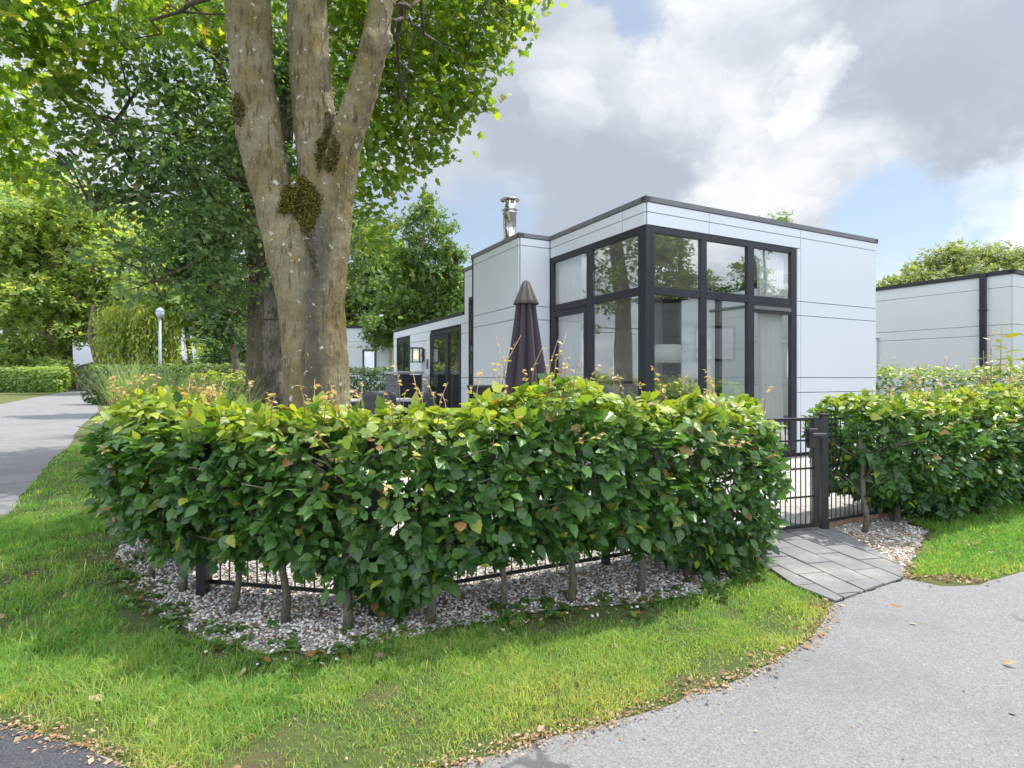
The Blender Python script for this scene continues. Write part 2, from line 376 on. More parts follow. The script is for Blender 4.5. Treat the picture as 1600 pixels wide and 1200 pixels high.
M['tan'] = simple('tan_wall', (.52, .45, .33), .8, var=.1)
M['potwood'] = simple('tripod_dark', (.02, .02, .022), .5)

def fabric(name, c, tr=0.0, rough=.85, scale=300):
    m, t = mat(name); co = t.node('ShaderNodeTexCoord').outputs['Object']
    n = t.noise(co, scale, 3, .6); n2 = t.noise(co, 5, 4, .6)
    cc = t.mix(n, tuple(x*.85 for x in c), tuple(x*1.12 for x in c)); cc = t.mix(t.math('MULTIPLY', n2, .35), cc, tuple(x*.75 for x in c))
    b = pbsdf(t, Base_Color=cc, Roughness=rough, Specular_IOR_Level=.15, Normal=bump(t, n, .3, .001))
    if tr:
        tl = t.node('ShaderNodeBsdfTranslucent', {'Color': cc}); t.l.new(t.node('ShaderNodeMixShader', {0: tr, 1: b.outputs[0], 2: tl.outputs[0]}).outputs[0], t.out.inputs[0])
    else: t.l.new(b.outputs[0], t.out.inputs[0])
    return m
M['parasol'] = fabric('aubergine_canvas', (.060, .050, .062))
M['parasol_top'] = fabric('faded_canvas', (.115, .105, .095))
M['curtain'] = fabric('white_sheer', (.86, .86, .86), .25)
M['shade'] = fabric('white_lampshade', (.90, .90, .88), .25)
def glassmat(name, base, tint=(.97, .985, .98)):
    m, t = mat(name); lw = t.node('ShaderNodeLayerWeight', {'Blend': .5})
    fac = t.math('ADD', base, t.math('MULTIPLY', t.math('POWER', lw.outputs['Facing'], 4.0), .75), clamp=True)
    tr = t.node('ShaderNodeBsdfTransparent', {'Color': tint+(1,)}); gl = t.node('ShaderNodeBsdfGlossy', {'Color': (1, 1, 1, 1), 'Roughness': 0.0})
    co = t.node('ShaderNodeTexCoord').outputs['Object']
    t.l.new(bump(t, t.noise(co, 1.4, 1, .4), .035, .05), gl.inputs['Normal'])
    t.l.new(t.node('ShaderNodeMixShader', {0: fac, 1: tr.outputs[0], 2: gl.outputs[0]}).outputs[0], t.out.inputs[0]); return m
M['glass'] = glassmat('window_glass', .20)
M['lampglass'] = glassmat('lantern_glass', .05)
def emit(name, c, s):
    m, t = mat(name); t.l.new(t.node('ShaderNodeEmission', {'Color': c+(1,), 'Strength': s}).outputs[0], t.out.inputs[0]); return m
M['bulb'] = emit('warm_bulb', (1, .68, .28), 1.3)

def bark_mat(name, base, alt, lichen, moss, spots=.5, streak=14.0, stain=False):
    m, t = mat(name); co = t.node('ShaderNodeTexCoord').outputs['Object']
    st = t.vmath('MULTIPLY', co, (1, 1, .16)); fine = t.noise(st, streak*3.2, 5, .7); big = t.noise(co, 2.6, 5, .6)
    blot = t.noise(co, 7.5, 5, .62)
    c = t.mix(t.ss(big, .34, .64), base, alt); c = t.mix(t.math('MULTIPLY', t.ss(blot, .52, .68), .55), c, moss)
    c = t.mix(t.math('MULTIPLY', t.ss(fine, .50, .66), .85), c, tuple(x*.42 for x in base))
    c = t.mix(t.math('MULTIPLY', t.ss(t.noise(co, 55, 4, .7), .50, .66), .40), c, tuple(x*.5 for x in base))
    if stain:      # the weathered grey band that runs down from the fork
        xs = t.node('ShaderNodeSeparateXYZ', {0: co}); xo = t.math('ABSOLUTE', t.math('SUBTRACT', t.math('ADD', xs.outputs[0], t.math('MULTIPLY', t.math('SUBTRACT', t.noise(co, 3.2, 4, .6), .5), .22)), .07))
        bd = t.math('MULTIPLY', t.math('MULTIPLY', t.ss(xo, .16, .02), t.ss(xs.outputs[2], 2.75, 2.2)), t.ss(t.noise(st, 6, 5, .65), .30, .55))
        c = t.mix(t.math('MULTIPLY', bd, .8), c, (.070, .068, .058))
    cd = t.vmath('ADD', co, t.vmath('MULTIPLY', t.vmath('SUBTRACT', t.noise(co, 24, 4, .65, 1), (.5, .5, .5)), (.09, .09, .09)))
    for sc, th in ((8.0, .20), (17.0, .26), (40.0, .24)):
        v = t.node('ShaderNodeTexVoronoi', {'Vector': cd, 'Scale': sc, 'Randomness': 1.0})
        sel = t.ss(t.node('ShaderNodeSeparateColor', {0: v.outputs['Color']}).outputs[0], 1-spots*.5, 1-spots*.5+.02)
        sp = t.math('MULTIPLY', t.ss(v.outputs['Distance'], th, th*.6), sel)
        c = t.mix(t.math('MULTIPLY', sp, t.math('ADD', .25, t.math('MULTIPLY', t.noise(co, 60, 3, .6), .9))), c, lichen)
    h = t.math('ADD', t.math('MULTIPLY', fine, 1.6), blot)
    b = pbsdf(t, Base_Color=c, Roughness=.85, Specular_IOR_Level=.2, Normal=bump(t, h, 1.0, .018)); t.l.new(b.outputs[0], t.out.inputs[0]); return m
M['bark'] = bark_mat('pale_bark', (.148, .118, .050), (.225, .200, .130), (.58, .58, .52), (.200, .145, .024), .34, 9.0, stain=True)
M['bark_dark'] = bark_mat('brown_bark', (.085, .070, .046), (.15, .13, .09), (.34, .32, .27), (.11, .10, .04), .35)
M['bark_mottled'] = bark_mat('mottled_bark', (.07, .060, .042), (.24, .225, .18), (.40, .39, .34), (.10, .08, .035), .6)
M['bark_far'] = simple('far_bark', (.12, .095, .065), .9, var=.4, scale=3)
M['stem'] = bark_mat('hedge_stem', (.16, .15, .11), (.25, .24, .19), (.42, .42, .38), (.17, .17, .08), .5, 40)
M['moss'] = leafmat('moss', (.038, .040, .010), (.125, .120, .024), (.24, .22, .045), trans=.1, rough=.9, spec=.1)

# ------------------------------------------------------------------ the setting: ground, road, gravel, paths
def inpoly(P, poly):
    x, y = P[:, 0], P[:, 1]; r = np.zeros(len(P), bool); n = len(poly)
    for i in range(n):
        x0, y0 = poly[i]; x1, y1 = poly[(i+1) % n]
        c = ((y0 > y) != (y1 > y)) & (x < (x1-x0)*(y-y0)/((y1-y0) if y1 != y0 else 1e-9)+x0); r ^= c
    return r
def ragged(pts, step=.06, amp=.02):
    out = []
    for i in range(len(pts)-1):
        a, b = Vector(pts[i]), Vector(pts[i+1]); n = max(1, min(60, int((b-a).length/step)))
        nr = Vector((-(b-a).y, (b-a).x)).normalized() if (b-a).length else Vector((0, 0))
        for k in range(n):
            p = a+(b-a)*k/n
            q = amp*(mnoise.noise(Vector((p.x*6, p.y*6, 3)))+.6*mnoise.noise(Vector((p.x*19, p.y*19, 8))))
            out.append(tuple(p+nr*q))
    out.append(tuple(pts[-1])); return out
LAWN_FRONT = [G(-20, 1130), G(0, 1136), G(60, 1150), G(130, 1172), G(200, 1203), (-.86, 1.50), (-.55, 1.46), (-.33, 1.50), G(705, 1201), G(830, 1165), G(960, 1129),
              G(1080, 1088), G(1170, 1058), G(1255, 1010), G(1285, 975), G(1300, 945)]
LEFT_EDGE = [(-1.75, 1.9), (-2.6, 2.75), (-3.6, 3.9), G(0, 815), G(40, 768), G(80, 722), G(108, 697), (-9.2, 12.0), (-13.5, 18.5), G(150, 618), G(146, 604)]
RIGHT_EDGE = [G(1300, 945), G(1340, 930), G(1412, 906), G(1470, 917), G(1530, 915), G(1600, 893), G(1760, 868), (8.0, 5.0), (14, 7.0), (40, 16)]
road_poly = ragged(LAWN_FRONT) + ragged(RIGHT_EDGE)[1:] + [(60, 10), (60, -40), (-60, -40), (-60, 22), (-30, 27.0)] \
    + [G(0, 632), G(60, 620), G(105, 612), (-52, 66)] + list(reversed(ragged(LEFT_EDGE, .25, .05)))
gr = MB(); gr.add([(-1500, -1500, 0), (1500, -1500, 0), (1500, 1500, 0), (-1500, 1500, 0)], [(0, 1, 2, 3)])
tag(gr.build('ground', M['ground']), kind='structure')
from mathutils.geometry import tessellate_polygon
def polysheet(name, poly, z, m):
    tri = tessellate_polygon([[Vector((x, y, 0)) for x, y in poly]])
    mb = MB(); vs = [(x, y, z) for x, y in poly]; fs = []
    for t in tri:
        a, b, c = [Vector(vs[i]) for i in t]
        fs.append(tuple(t) if (b-a).cross(c-a).z > 0 else tuple(reversed(t)))
    mb.add(vs, fs); return tag(mb.build(name, m), kind='structure')
polysheet('road', road_poly, .004, M['road'])
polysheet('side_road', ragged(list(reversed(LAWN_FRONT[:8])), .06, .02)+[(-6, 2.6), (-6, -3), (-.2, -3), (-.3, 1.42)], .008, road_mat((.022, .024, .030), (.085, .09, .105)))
GRAVEL_FRONT = [G(185, 868), G(215, 915), G(250, 955), G(310, 1000), G(400, 1022), G(500, 1022), G(600, 1003), G(700, 985), G(800, 966), G(900, 950), G(1000, 942), G(1100, 930), G(1180, 888)]
gravel_poly = ragged(GRAVEL_FRONT, .05, .05) + [G(1185, 860), (1.75, 4.1), (1.3, 4.5), (-.5, 4.5), (-1.6, 5.4), (-2.6, 6.0), (-2.8, 4.2), (-2.35, 3.3)]
polysheet('gravel_bed', gravel_poly, .006, M['gravel'])
gravel_right = [(2.36, 4.12), (2.12, 3.72), (2.0, 3.42)] + ragged([G(1412, 900), G(1425, 870), G(1440, 850), G(1452, 832), (2.95, 4.45)], .05, .04) + [(3.0, 4.7)]
polysheet('gravel_verge', gravel_right, .006, M['gravel'])
CU = Vector((.889, .459)).normalized(); CV = Vector((-CU.y, CU.x)); HC = Vector((1.564, 6.6)); ANG = math.atan2(CU.y, CU.x)
def wall_t(px, wx=-.18):     # distance along the wing where a pixel column meets it
    r = (px-CX)/F; p0 = HC+CU*wx; return (p0.x-r*p0.y)/(r*CV.y-CV.x)
def hl(a, b): p = HC+CU*a+CV*b; return (p.x, p.y)
tb = MB(); tq = [hl(-1.35, -2.40), hl(-.3, -2.72), hl(6.5, -2.75), hl(6.5, .2), hl(.3, .2), hl(.3, 11), hl(-2.9, 11), hl(-2.9, -.7)]
tb.add([p+(.009,) for p in tq], [tuple(range(8))])
tag(tb.build('terrace', M['terrace']), kind='structure')
# paved path: real slabs between gate and road, running bond
path_poly = [G(1176, 872), G(1214, 822), G(1295, 824), G(1406, 886), G(1411, 906), G(1305, 942), G(1240, 916)]
pm = MB(); pm.sheet(path_poly, .0135, 1)
pd = (Vector(G(1405, 905))-Vector(G(1215, 835))); pd = Vector((.20, -1.0)).normalized(); pn = Vector((-pd.y, pd.x))
po = Vector(G(1270, 808)); gap = .0055
def clip_poly(poly, clip):
    def ins(p, a, b): return (b[0]-a[0])*(p[1]-a[1])-(b[1]-a[1])*(p[0]-a[0]) >= 0
    out = poly
    for i in range(len(clip)):
        a, b = clip[i], clip[(i+1) % len(clip)]; src = out; out = []
        for j in range(len(src)):
            p, q = src[j-1], src[j]
            if ins(q, a, b) != ins(p, a, b):
                d1 = (q[0]-p[0], q[1]-p[1]); d2 = (b[0]-a[0], b[1]-a[1]); den = d1[0]*d2[1]-d1[1]*d2[0]
                if abs(den) > 1e-12:
                    t_ = ((a[0]-p[0])*d2[1]-(a[1]-p[1])*d2[0])/den; out.append((p[0]+d1[0]*t_, p[1]+d1[1]*t_))
            if ins(q, a, b): out.append(q)
        if not out: return []
    return out
hullp = [G(1175, 872), G(1240, 917), G(1305, 943), G(1412, 906), G(1407, 886), G(1296, 823), G(1213, 821)]
ar = sum(hullp[i-1][0]*hullp[i][1]-hullp[i][0]*hullp[i-1][1] for i in range(len(hullp)))
if ar < 0: hullp.reverse()
for r_ in range(-9, 10):
    for c_ in range(-3, 12):
        w_, l_ = .175, .29
        o = po + pn*(r_*w_) + pd*((c_+(.5 if r_ % 2 else 0))*l_)
        q = [o+pn*gap+pd*gap, o+pn*(w_-gap)+pd*gap, o+pn*(w_-gap)+pd*(l_-gap), o+pn*gap+pd*(l_-gap)]
        q = [tuple(p) for p in q]
        a2 = sum(q[i-1][0]*q[i][1]-q[i][0]*q[i-1][1] for i in range(4))
        if a2 < 0: q.reverse()
        cp = clip_poly(q, hullp)
        if len(cp) < 3: continue
        tz = [random.uniform(-.0015, .0015) for _ in cp]; n = len(cp); z1 = .018+random.uniform(-.001, .0015)
        cx_ = sum(p[0] for p in cp)/n; cy_ = sum(p[1] for p in cp)/n
        top = [(p[0]+(cx_-p[0])*.02, p[1]+(cy_-p[1])*.02, z1+tz[i]) for i, p in enumerate(cp)]; bot = [(p[0], p[1], .007) for p in cp]
        mid = [(p[0], p[1], z1-.003) for p in cp]
        pm.add(top+mid+bot, [tuple(range(n))]+[(n+i, n+(i+1) % n, (i+1) % n, i) for i in range(n)]+[(2*n+i, 2*n+(i+1) % n, n+(i+1) % n, n+i) for i in range(n)])
tag(pm.build('paved_path', [M['slab'], M['joint']]), kind='structure')

# grass blades (stuff)
def fbm(P, sc, seed=0.0):
    return np.array([mnoise.noise(Vector((x*sc, y*sc, seed))) for x, y in P[:, :2]])
def sn(x, y, k, ph):   # cheap vectorised noise
    return (np.sin(x*k+ph)+np.sin(y*k*1.13+ph*2.1)+np.sin((x+y)*k*.71+ph*.7)+np.sin((x-y)*k*1.41+ph*1.9))/4
def blades(P, h, wd, col, lean=.5, name='grass', seg=2):
    N = len(P); a = rng.uniform(0, 2*np.pi, N); b = rng.uniform(0, 2*np.pi, N); L = rng.uniform(.1, 1, N)*lean
    d = np.stack([np.cos(a)*L, np.sin(a)*L, np.sqrt(np.maximum(.05, 1-L*L))], 1); s = np.stack([np.cos(b), np.sin(b), 0*b], 1)*(wd/2)[:, None]
    mid = P + d*(h*.55)[:, None]; tp = P + (d*np.array([1.9, 1.9, .85]))*h[:, None]
    V = np.stack([P-s, P+s, mid-s*.8, mid+s*.8, tp], 1).reshape(-1, 3)
    base = (np.arange(N)*5)[:, None]
    f = np.concatenate([base+np.array([0, 1, 3, 2]), base+np.array([2, 3, 4])], 1).reshape(-1)
    sizes = np.tile([4, 3], N)
    return V, f, sizes, np.repeat(col, 5, 0)
def scatter_poly(poly, n):
    p = np.array(poly); lo, hi = p.min(0), p.max(0); P = rng.uniform(lo, hi, (n, 2)); return P[inpoly(P, poly)]
lawn_poly = ragged(LAWN_FRONT, .06, .03) + [G(1280, 932), G(1240, 917), G(1190, 890)] + list(reversed(ragged(GRAVEL_FRONT, .05, .05))) + [(-2.55, 3.6), (-3.0, 4.6), (-3.6, 6.2), (-5.5, 10.5), (-7.0, 10.0)] + list(reversed(LEFT_EDGE[:7]))
lawn_right = [G(1426, 903), G(1440, 870), G(1448, 850), G(1462, 832), (3.0, 4.42), (3.9, 4.85), (5.6, 5.75), (9, 6.2), (8, 5.0), G(1760, 868), G(1600, 893), G(1535, 908), G(1480, 900)]
allV = []; allF = []; allS = []; allC = []; off = 0
def edge_dist(P, line):
    d = np.full(len(P), 9.0)
    for i in range(len(line)-1):
        a = np.array(line[i]); b = np.array(line[i+1]); ab = b-a
        t = np.clip(((P-a) @ ab)/max(1e-9, ab @ ab), 0, 1); d = np.minimum(d, np.linalg.norm(P-(a+t[:, None]*ab), axis=1))
    return d
for poly, n, zone in ((lawn_poly, 640000, 0), (lawn_right, 130000, 1)):
    P = scatter_poly(poly, n)
    if zone == 0:
        Q = rng.uniform((-4.2, 1.42), (1.75, 4.4), (560000, 2)); Q = Q[inpoly(Q, poly)]; P = np.concatenate([Q, P])
    else:
        Q = rng.uniform((1.9, 2.9), (5.8, 5.8), (330000, 2)); Q = Q[inpoly(Q, poly)]; P = np.concatenate([Q, P])
    x, y = P[:, 0], P[:, 1]; dist = np.hypot(x, y)
    keep = rng.uniform(0, 1, len(P)) < np.clip((2.6/dist)**1.6, .03, 1)*(.92 if zone == 0 else 1)
    patch = sn(x, y, 5.0, 1.0)+.7*sn(x, y, 13, 2.2)+.5*sn(x, y, 29, .4)
    e = edge_dist(P, LAWN_FRONT if zone == 0 else RIGHT_EDGE)
    if zone == 0:
        ge = edge_dist(P, GRAVEL_FRONT)
        thin = np.clip(.10+ge/.34+.55*patch, 0.03, 1)*np.clip(.05+e/.16+.5*patch, .04, 1)
        mb = np.exp(-(((x+2.5)/.55)**2+((y-3.2)/.75)**2)); thin *= np.clip(1-1.05*mb+.4*patch, .04, 1)*np.clip(1.0+.9*(sn(x, y, 8.0, 3.3)+.5*sn(x, y, 21, .9)), .18, 1)
        keep &= rng.uniform(0, 1, len(P)) < thin*np.clip(.95+.35*patch, .25, 1)
    else:
        keep &= rng.uniform(0, 1, len(P)) < np.clip(.2+e/.12+.3*patch, .05, 1)
    P = P[keep]; x, y, patch, e, dist = x[keep], y[keep], patch[keep], e[keep], dist[keep]
    N = len(P)
    dry = np.clip(.65*np.exp(-e/.22)+.20*(x > -.7)*np.exp(-((y-2.0)/.5)**2)+.22*np.maximum(0, patch), 0, 1) if zone == 0 else np.clip(.5*np.exp(-e/.12)+.1*patch, 0, 1)
    lng = np.clip(.85-.35*dry+.4*patch+np.clip((-.4-x)*.4, 0, .3), .5, 1.5)
    h = rng.uniform(.018, .052, N)*lng*np.where(rng.uniform(0, 1, N) < .04, 1.6, 1); wd = rng.uniform(.0018, .0040, N)*np.clip(dist/2.6, 1, 4)
    c = np.stack([np.clip(rng.normal(.45, .28, N)+.15*patch, 0, 1), np.clip(dry*rng.uniform(.1, 1.1, N)+(rng.uniform(0, 1, N) < .07)*.7, 0, 1), (rng.uniform(0, 1, N) < .05)*.8], 1)
    V, f, s_, cc = blades(np.concatenate([P, np.full((N, 1), .001)], 1), h, wd, c, .75)
    allV.append(V); allF.append(f+off); allS.append(s_); allC.append(cc); off += len(V)
# sparse tall blades further off: along the far verge
P = scatter_poly([(-25, 21.5), (-34, 33), (-44, 52), (-60, 60), (-40, 22)], 9000); N = len(P)
V, f, s_, cc = blades(np.concatenate([P, np.full((N, 1), .0)], 1), rng.uniform(.1, .25, N), rng.uniform(.05, .09, N), np.stack([rng.uniform(.3, 1, N), rng.uniform(0, .3, N), np.zeros(N)], 1), .7)
allV.append(V); allF.append(f+off); allS.append(s_); allC.append(cc); off += len(V)
tag(npmesh('grass', np.concatenate(allV), np.concatenate(allF), np.concatenate(allS), M['grass'], col=np.concatenate(allC)), 'short lawn grass, yellowing along the asphalt edge', 'grass', kind='stuff')

# pebbles (stuff)
import bmesh
def ico():
    b = bmesh.new(); bmesh.ops.create_icosphere(b, subdivisions=1, radius=1); v = np.array([q.co[:] for q in b.verts]); f = np.array([[q.index for q in p.verts] for p in b.faces]); b.free(); return v, f
IV, IFc = ico()
IV2 = (lambda: (lambda b: (bmesh.ops.create_icosphere(b, subdivisions=2, radius=1), np.array([q.co[:] for q in b.verts]), np.array([[q.index for q in p.verts] for p in b.faces]))[1:])(bmesh.new()))()
def pebbles(name, P, size, col, label):
    N = len(P); a = rng.uniform(0, 2*np.pi, N); sc = np.stack([size*rng.uniform(.7, 1.3, N), size*rng.uniform(.5, 1.0, N), size*rng.uniform(.3, .6, N)], 1)
    jit = 1+rng.uniform(-.22, .22, (N, len(IV), 1)); V = IV[None]*jit*sc[:, None, :]
    tl = rng.normal(0, .3, N); V[:, :, 2] += V[:, :, 0]*tl[:, None]
    c, s_ = np.cos(a)[:, None], np.sin(a)[:, None]
    X = V[:, :, 0]*c-V[:, :, 1]*s_; Y = V[:, :, 0]*s_+V[:, :, 1]*c
    V = np.stack([X+P[:, 0:1], Y+P[:, 1:2], V[:, :, 2]+P[:, 2:3]], 2)
    f = (IFc[None]+(np.arange(N)*len(IV))[:, None, None]).reshape(-1)
    return tag(npmesh(name, V.reshape(-1, 3), f, np.full(N*len(IFc), 3), M['pebble'], col=np.repeat(col, len(IV), 0), smooth=False), label, 'gravel', kind='stuff')
def pebcol(N):
    t = rng.uniform(0, 1, (N, 1)); wt = np.array([.84, .83, .81]); gy = np.array([.42, .42, .44]); tn = np.array([.42, .30, .20]); bw = np.array([.14, .085, .05])
    k = rng.uniform(0, 1, N)[:, None]
    return np.where(k < .62, wt*(.75+.3*t), np.where(k < .82, gy*(.5+.6*t), np.where(k < .94, tn*(.6+.6*t), bw)))
P = scatter_poly(gravel_poly, 80000); P = P[P[:, 1] < 4.0]
kk = rng.uniform(0, 1, len(P)) < np.clip(.35+edge_dist(P, GRAVEL_FRONT)/.25+.3*sn(P[:, 0], P[:, 1], 9, 1), .08, 1)*np.clip((3.0/P[:, 1])**2, .2, 1)
P = P[kk]; P2 = scatter_poly([(p[0]+.0, p[1]-.12) for p in gravel_poly[:len(gravel_poly)-6]]+gravel_poly[-6:], 3000)
PR = scatter_poly(gravel_right, 3600); PR = PR[~inpoly(PR, hullp) & (rng.uniform(0, 1, len(PR)) < np.clip(.55+.6*sn(PR[:, 0], PR[:, 1], 11, .5), .15, 1))]
P = np.concatenate([P, P2, PR])
pebbles('gravel', np.concatenate([P, rng.uniform(.004, .016, (len(P), 1))], 1), rng.uniform(.0045, .0125, len(P)), pebcol(len(P)), 'white and tan gravel chippings scattered under the hedges')

# ------------------------------------------------------------------ the chalet (local axes: x along the right facade, y along the left facade)
chalet = thing('chalet', 'white panelled flat-roofed holiday chalet with dark glazed corner behind the hedge', 'chalet', (HC.x, HC.y, 0), ANG)
ZT, ZW, XE, YB, SX, Y1, Y2, Y3, WX, YE = 3.15, 2.33, 4.49, 5.08, -.523, 2.15, 3.81, wall_t(727.5), -.18, 10.05
NW0, NW1 = wall_t(741.5), wall_t(734)
gp = .0045
def clad(mb, axis, pos, outward, rects, t=.022):
    """cladding boards standing proud of the backing. axis 'x': runs along x at y=pos; axis 'y': runs along y at x=pos"""
    for a0, a1, z0, z1 in rects:
        p0, p1 = sorted((pos, pos+outward*t))
        if axis == 'x': mb.box(a0+gp, a1-gp, p0, p1, z0+gp, z1-gp, 0)
        else: mb.box(p0, p1, a0+gp, a1-gp, z0+gp, z1-gp, 0)
def cols(a, zs): return [(a[i], a[i+1], zs[j], zs[j+1]) for i in range(len(a)-1) for j in range(len(zs)-1)]
ZJ = [.06, .895, 1.10, 1.958, 2.153, 3.03, 3.145]
wl = MB(); T = .10; B = 1
# backing walls (dark) with the glazed corner left open
wl.box(2.64, XE, .0, T, .02, ZT, B)                     # right facade, right of glazing
wl.box(.0, 2.64, .0, T, 2.885, ZT, B)                   # over the glazing
wl.box(.0, T, T, Y1-T, 2.885, ZT, B)                    # left facade over the glazing
wl.box(.0, 2.64, 0, T, .02, .10, B); wl.box(0, T, T, Y1, .02, .10, B)
wl.box(SX, 0, Y1, Y1+T, .02, ZT, B); wl.box(SX, SX+T, Y1+T, Y2, .02, ZT, B); wl.box(SX, WX+T, Y2-.003, Y2+T, .02, ZT, B)
wl.box(WX, WX+T, Y2+T, Y3, .02, ZT, B); wl.box(XE-T, XE, T, .7, .02, ZT, B); wl.box(XE-T, XE, 4.2, Y3, .02, ZT, B); wl.box(XE-T, XE, .7, 4.2, 2.85, ZT, B); wl.box(XE-T, XE, .7, 4.2, .02, .25, B); wl.box(WX, XE, Y3, Y3+T, .02, ZT, B)
wl.box(WX, WX+T, Y3+T, YE, .02, ZW, B); wl.box(XE-T, XE, Y3+T, YE, .02, ZW, B); wl.box(WX, XE, YE, YE+T, .02, ZW, B)
cb = .026
clad(wl, 'x', 0, -1, cols([2.645, 2.719], ZJ[:-2]+[2.153, 3.03])[:0])
clad(wl, 'x', 0, -1, cols([2.645, 2.719], [.06, .895, 1.10, 1.958, 2.153, 2.88]))
clad(wl, 'x', 0, -1, cols([2.719, XE-.02], ZJ))
clad(wl, 'x', 0, -1, cols([-.0, .983, 2.719], [2.88, 3.03, 3.145]))
clad(wl, 'y', 0, -1, cols([0, .408, Y1-.03], [2.88, 3.03, 3.145]))
clad(wl, 'x', Y1, -1, cols([SX, -.024], ZJ))
clad(wl, 'y', SX, -1, cols([Y1, Y2-.012], ZJ))
clad(wl, 'y', WX, -1, [(Y2+.0, NW0, z0, z1) for z0, z1 in zip(ZJ, ZJ[1:])] + [(NW1, Y3, z0, z1) for z0, z1 in zip(ZJ, ZJ[1:])] + [(NW0, NW1, 2.62, 3.03), (NW0, NW1, 3.03, 3.145), (NW0, NW1, .06, .5)])
ZK = [.06, .895, 1.10, 1.958, 2.153, 2.325]
DY0, DY1, WY0, WY1 = 5.10+.14, 5.10+1.62, 5.1+3.62, 5.1+4.58
DY0, DY1 = wall_t(722), wall_t(674); WY0, WY1 = wall_t(642), wall_t(622); PJ = wall_t(660)
clad(wl, 'y', WX, -1, cols([Y3, DY0], ZK) + cols([DY1, PJ, WY0], ZK) + cols([WY1, YE], ZK) + [(DY0, DY1, 2.153, 2.325), (WY0, WY1, 2.153, 2.325), (WY0, WY1, .06, .895), (WY0, WY1, .895, 1.10)])
clad(wl, 'y', XE, 1, cols([.0, .7], ZJ) + cols([4.2, Y3], ZJ) + [(.7, 4.2, 2.86, 3.03), (.7, 4.2, 3.03, 3.145), (.7, 4.2, .06, .25)] + cols([Y3, 7.5, YE], ZK))
wl.build('wall', [M['siding'], M['backing']], chalet)
rf = MB(); rf.box(.02, XE-.02, .02, Y3+.05, ZT-.06, ZT+.03); rf.box(SX+.02, .02, Y1+.02, Y2, ZT-.06, ZT+.03); rf.box(WX+.02, .02, Y2, Y3+.05, ZT-.06, ZT+.03); rf.box(WX+.02, XE-.02, Y3+.12, YE+.05, ZW-.06, ZW+.03)
rf.build('roof', M['roof'], chalet)
def trim(mb, pts, z0, z1, wd=.09):
    for i, (a, b) in enumerate(zip(pts, pts[1:])):
        x0, x1 = sorted((a[0], b[0])); y0, y1 = sorted((a[1], b[1])); e = .0008*(i % 2)
        mb.box(x0-wd/2, x1+wd/2, y0-wd/2, y1+wd/2, z0-e, z1+e)
tr = MB(); o_ = .012
trim(tr, [(XE-.02, Y3+.05), (XE-.02, o_), (o_, o_), (o_, Y1+o_), (SX+o_, Y1+o_), (SX+o_, Y2+.03), (WX+o_, Y2+.031), (WX+o_, Y3+.05), (XE-.02, Y3+.051)], 3.148, 3.215)
tr.build('roof_trim', M['trimgrey'], chalet, .006)
tr = MB(); trim(tr, [(WX+o_, Y3+.12), (WX+o_, YE+.06), (XE-.02, YE+.06), (XE-.02, Y3+.12)], 2.328, 2.392); tr.build('roof_trim', M['anth'], chalet, .005)
# glazed corner
fr = MB()
def fbar_x(x0, x1, z0, z1, d=.0): fr.box(x0, x1, -.014-d, .036, z0, z1)
def fbar_y(y0, y1, z0, z1, d=.0): fr.box(-.014-d, .036, y0, y1, z0, z1)
ZB, ZTOP, TR0, TR1 = .10, 2.88, 2.075, 2.175
fbar_x(.075, 2.64, ZTOP-.08, ZTOP); fbar_x(.075, 2.64, ZB, ZB+.09); fbar_x(.105, 2.53, TR0, TR1, -.002)
for x0, x1 in ((.853, .9505), (1.679, 1.799), (2.53, 2.637)): fbar_x(x0, x1, ZB+.003, ZTOP-.003, .004)
fbar_y(.075, Y1-.03, ZTOP-.08, ZTOP); fbar_y(.075, Y1-.03, ZB, ZB+.09); fbar_y(.12, 2.05, TR0, TR1, -.002)
for y0, y1 in ((1.066, 1.185), (2.055, Y1-.028)): fbar_y(y0, y1, ZB+.003, ZTOP-.003, .004)
fr.box(-.022, .06, -.022, .06, ZB-.02, ZTOP+.004)      # corner post, with its two flanking posts
fr.box(.064, .112, -.018, .036, ZB, ZTOP-.002); fr.box(-.018, .036, .064, .125, ZB, ZTOP-.002)
cw = fr.build('corner_window', M['anth'], chalet, .004)
for x0, x1 in ((.112, .853), (.9505, 1.679), (1.799, 2.53)):
    for z0, z1 in ((ZB+.09, TR0), (TR1, ZTOP-.08)):
        MB().box(x0, x1, .008, .014, z0, z1).build('glass_pane', M['glass'], cw)
for y0, y1 in ((.125, 1.066), (1.185, 2.055)):
    for z0, z1 in ((ZB+.09, TR0), (TR1, ZTOP-.08)):
        MB().box(.008, .014, y0, y1, z0, z1).build('glass_pane', M['glass'], cw)
sash = MB()
for a in ((1.19, 1.255, ZB+.095, TR0-.005), (1.985, 2.05, ZB+.095, TR0-.005)): sash.box(-.02, .05, *a)
sash.box(-.018, .05, 1.255, 1.985, TR0-.085, TR0-.006); sash.box(-.018, .05, 1.255, 1.985, ZB+.095, ZB+.2)
sash.build('door_sash', M['anth'], cw, .004)
vg = MB(); vg.box(1.80, 2.53, -.02, .0, TR0-.075, TR0-.03); vg.build('vent_grille', M['trimgrey'], cw, .003)
vb = MB(); vb.box(1.80, 2.53, -.014, .03, TR0-.12, TR0-.075); vb.box(1.80, 2.53, -.016, .03, TR0-.03, TR0); vb.build('vent_surround', M['black'], cw)
sd_ = MB()  # unseen window in the far wall, added to let sun into the room
for a, b in ((.7, .78), (1.85, 1.95), (3.0, 3.1), (4.12, 4.2)): sd_.box(XE-.06, XE+.03, a, b, .25, 2.85)
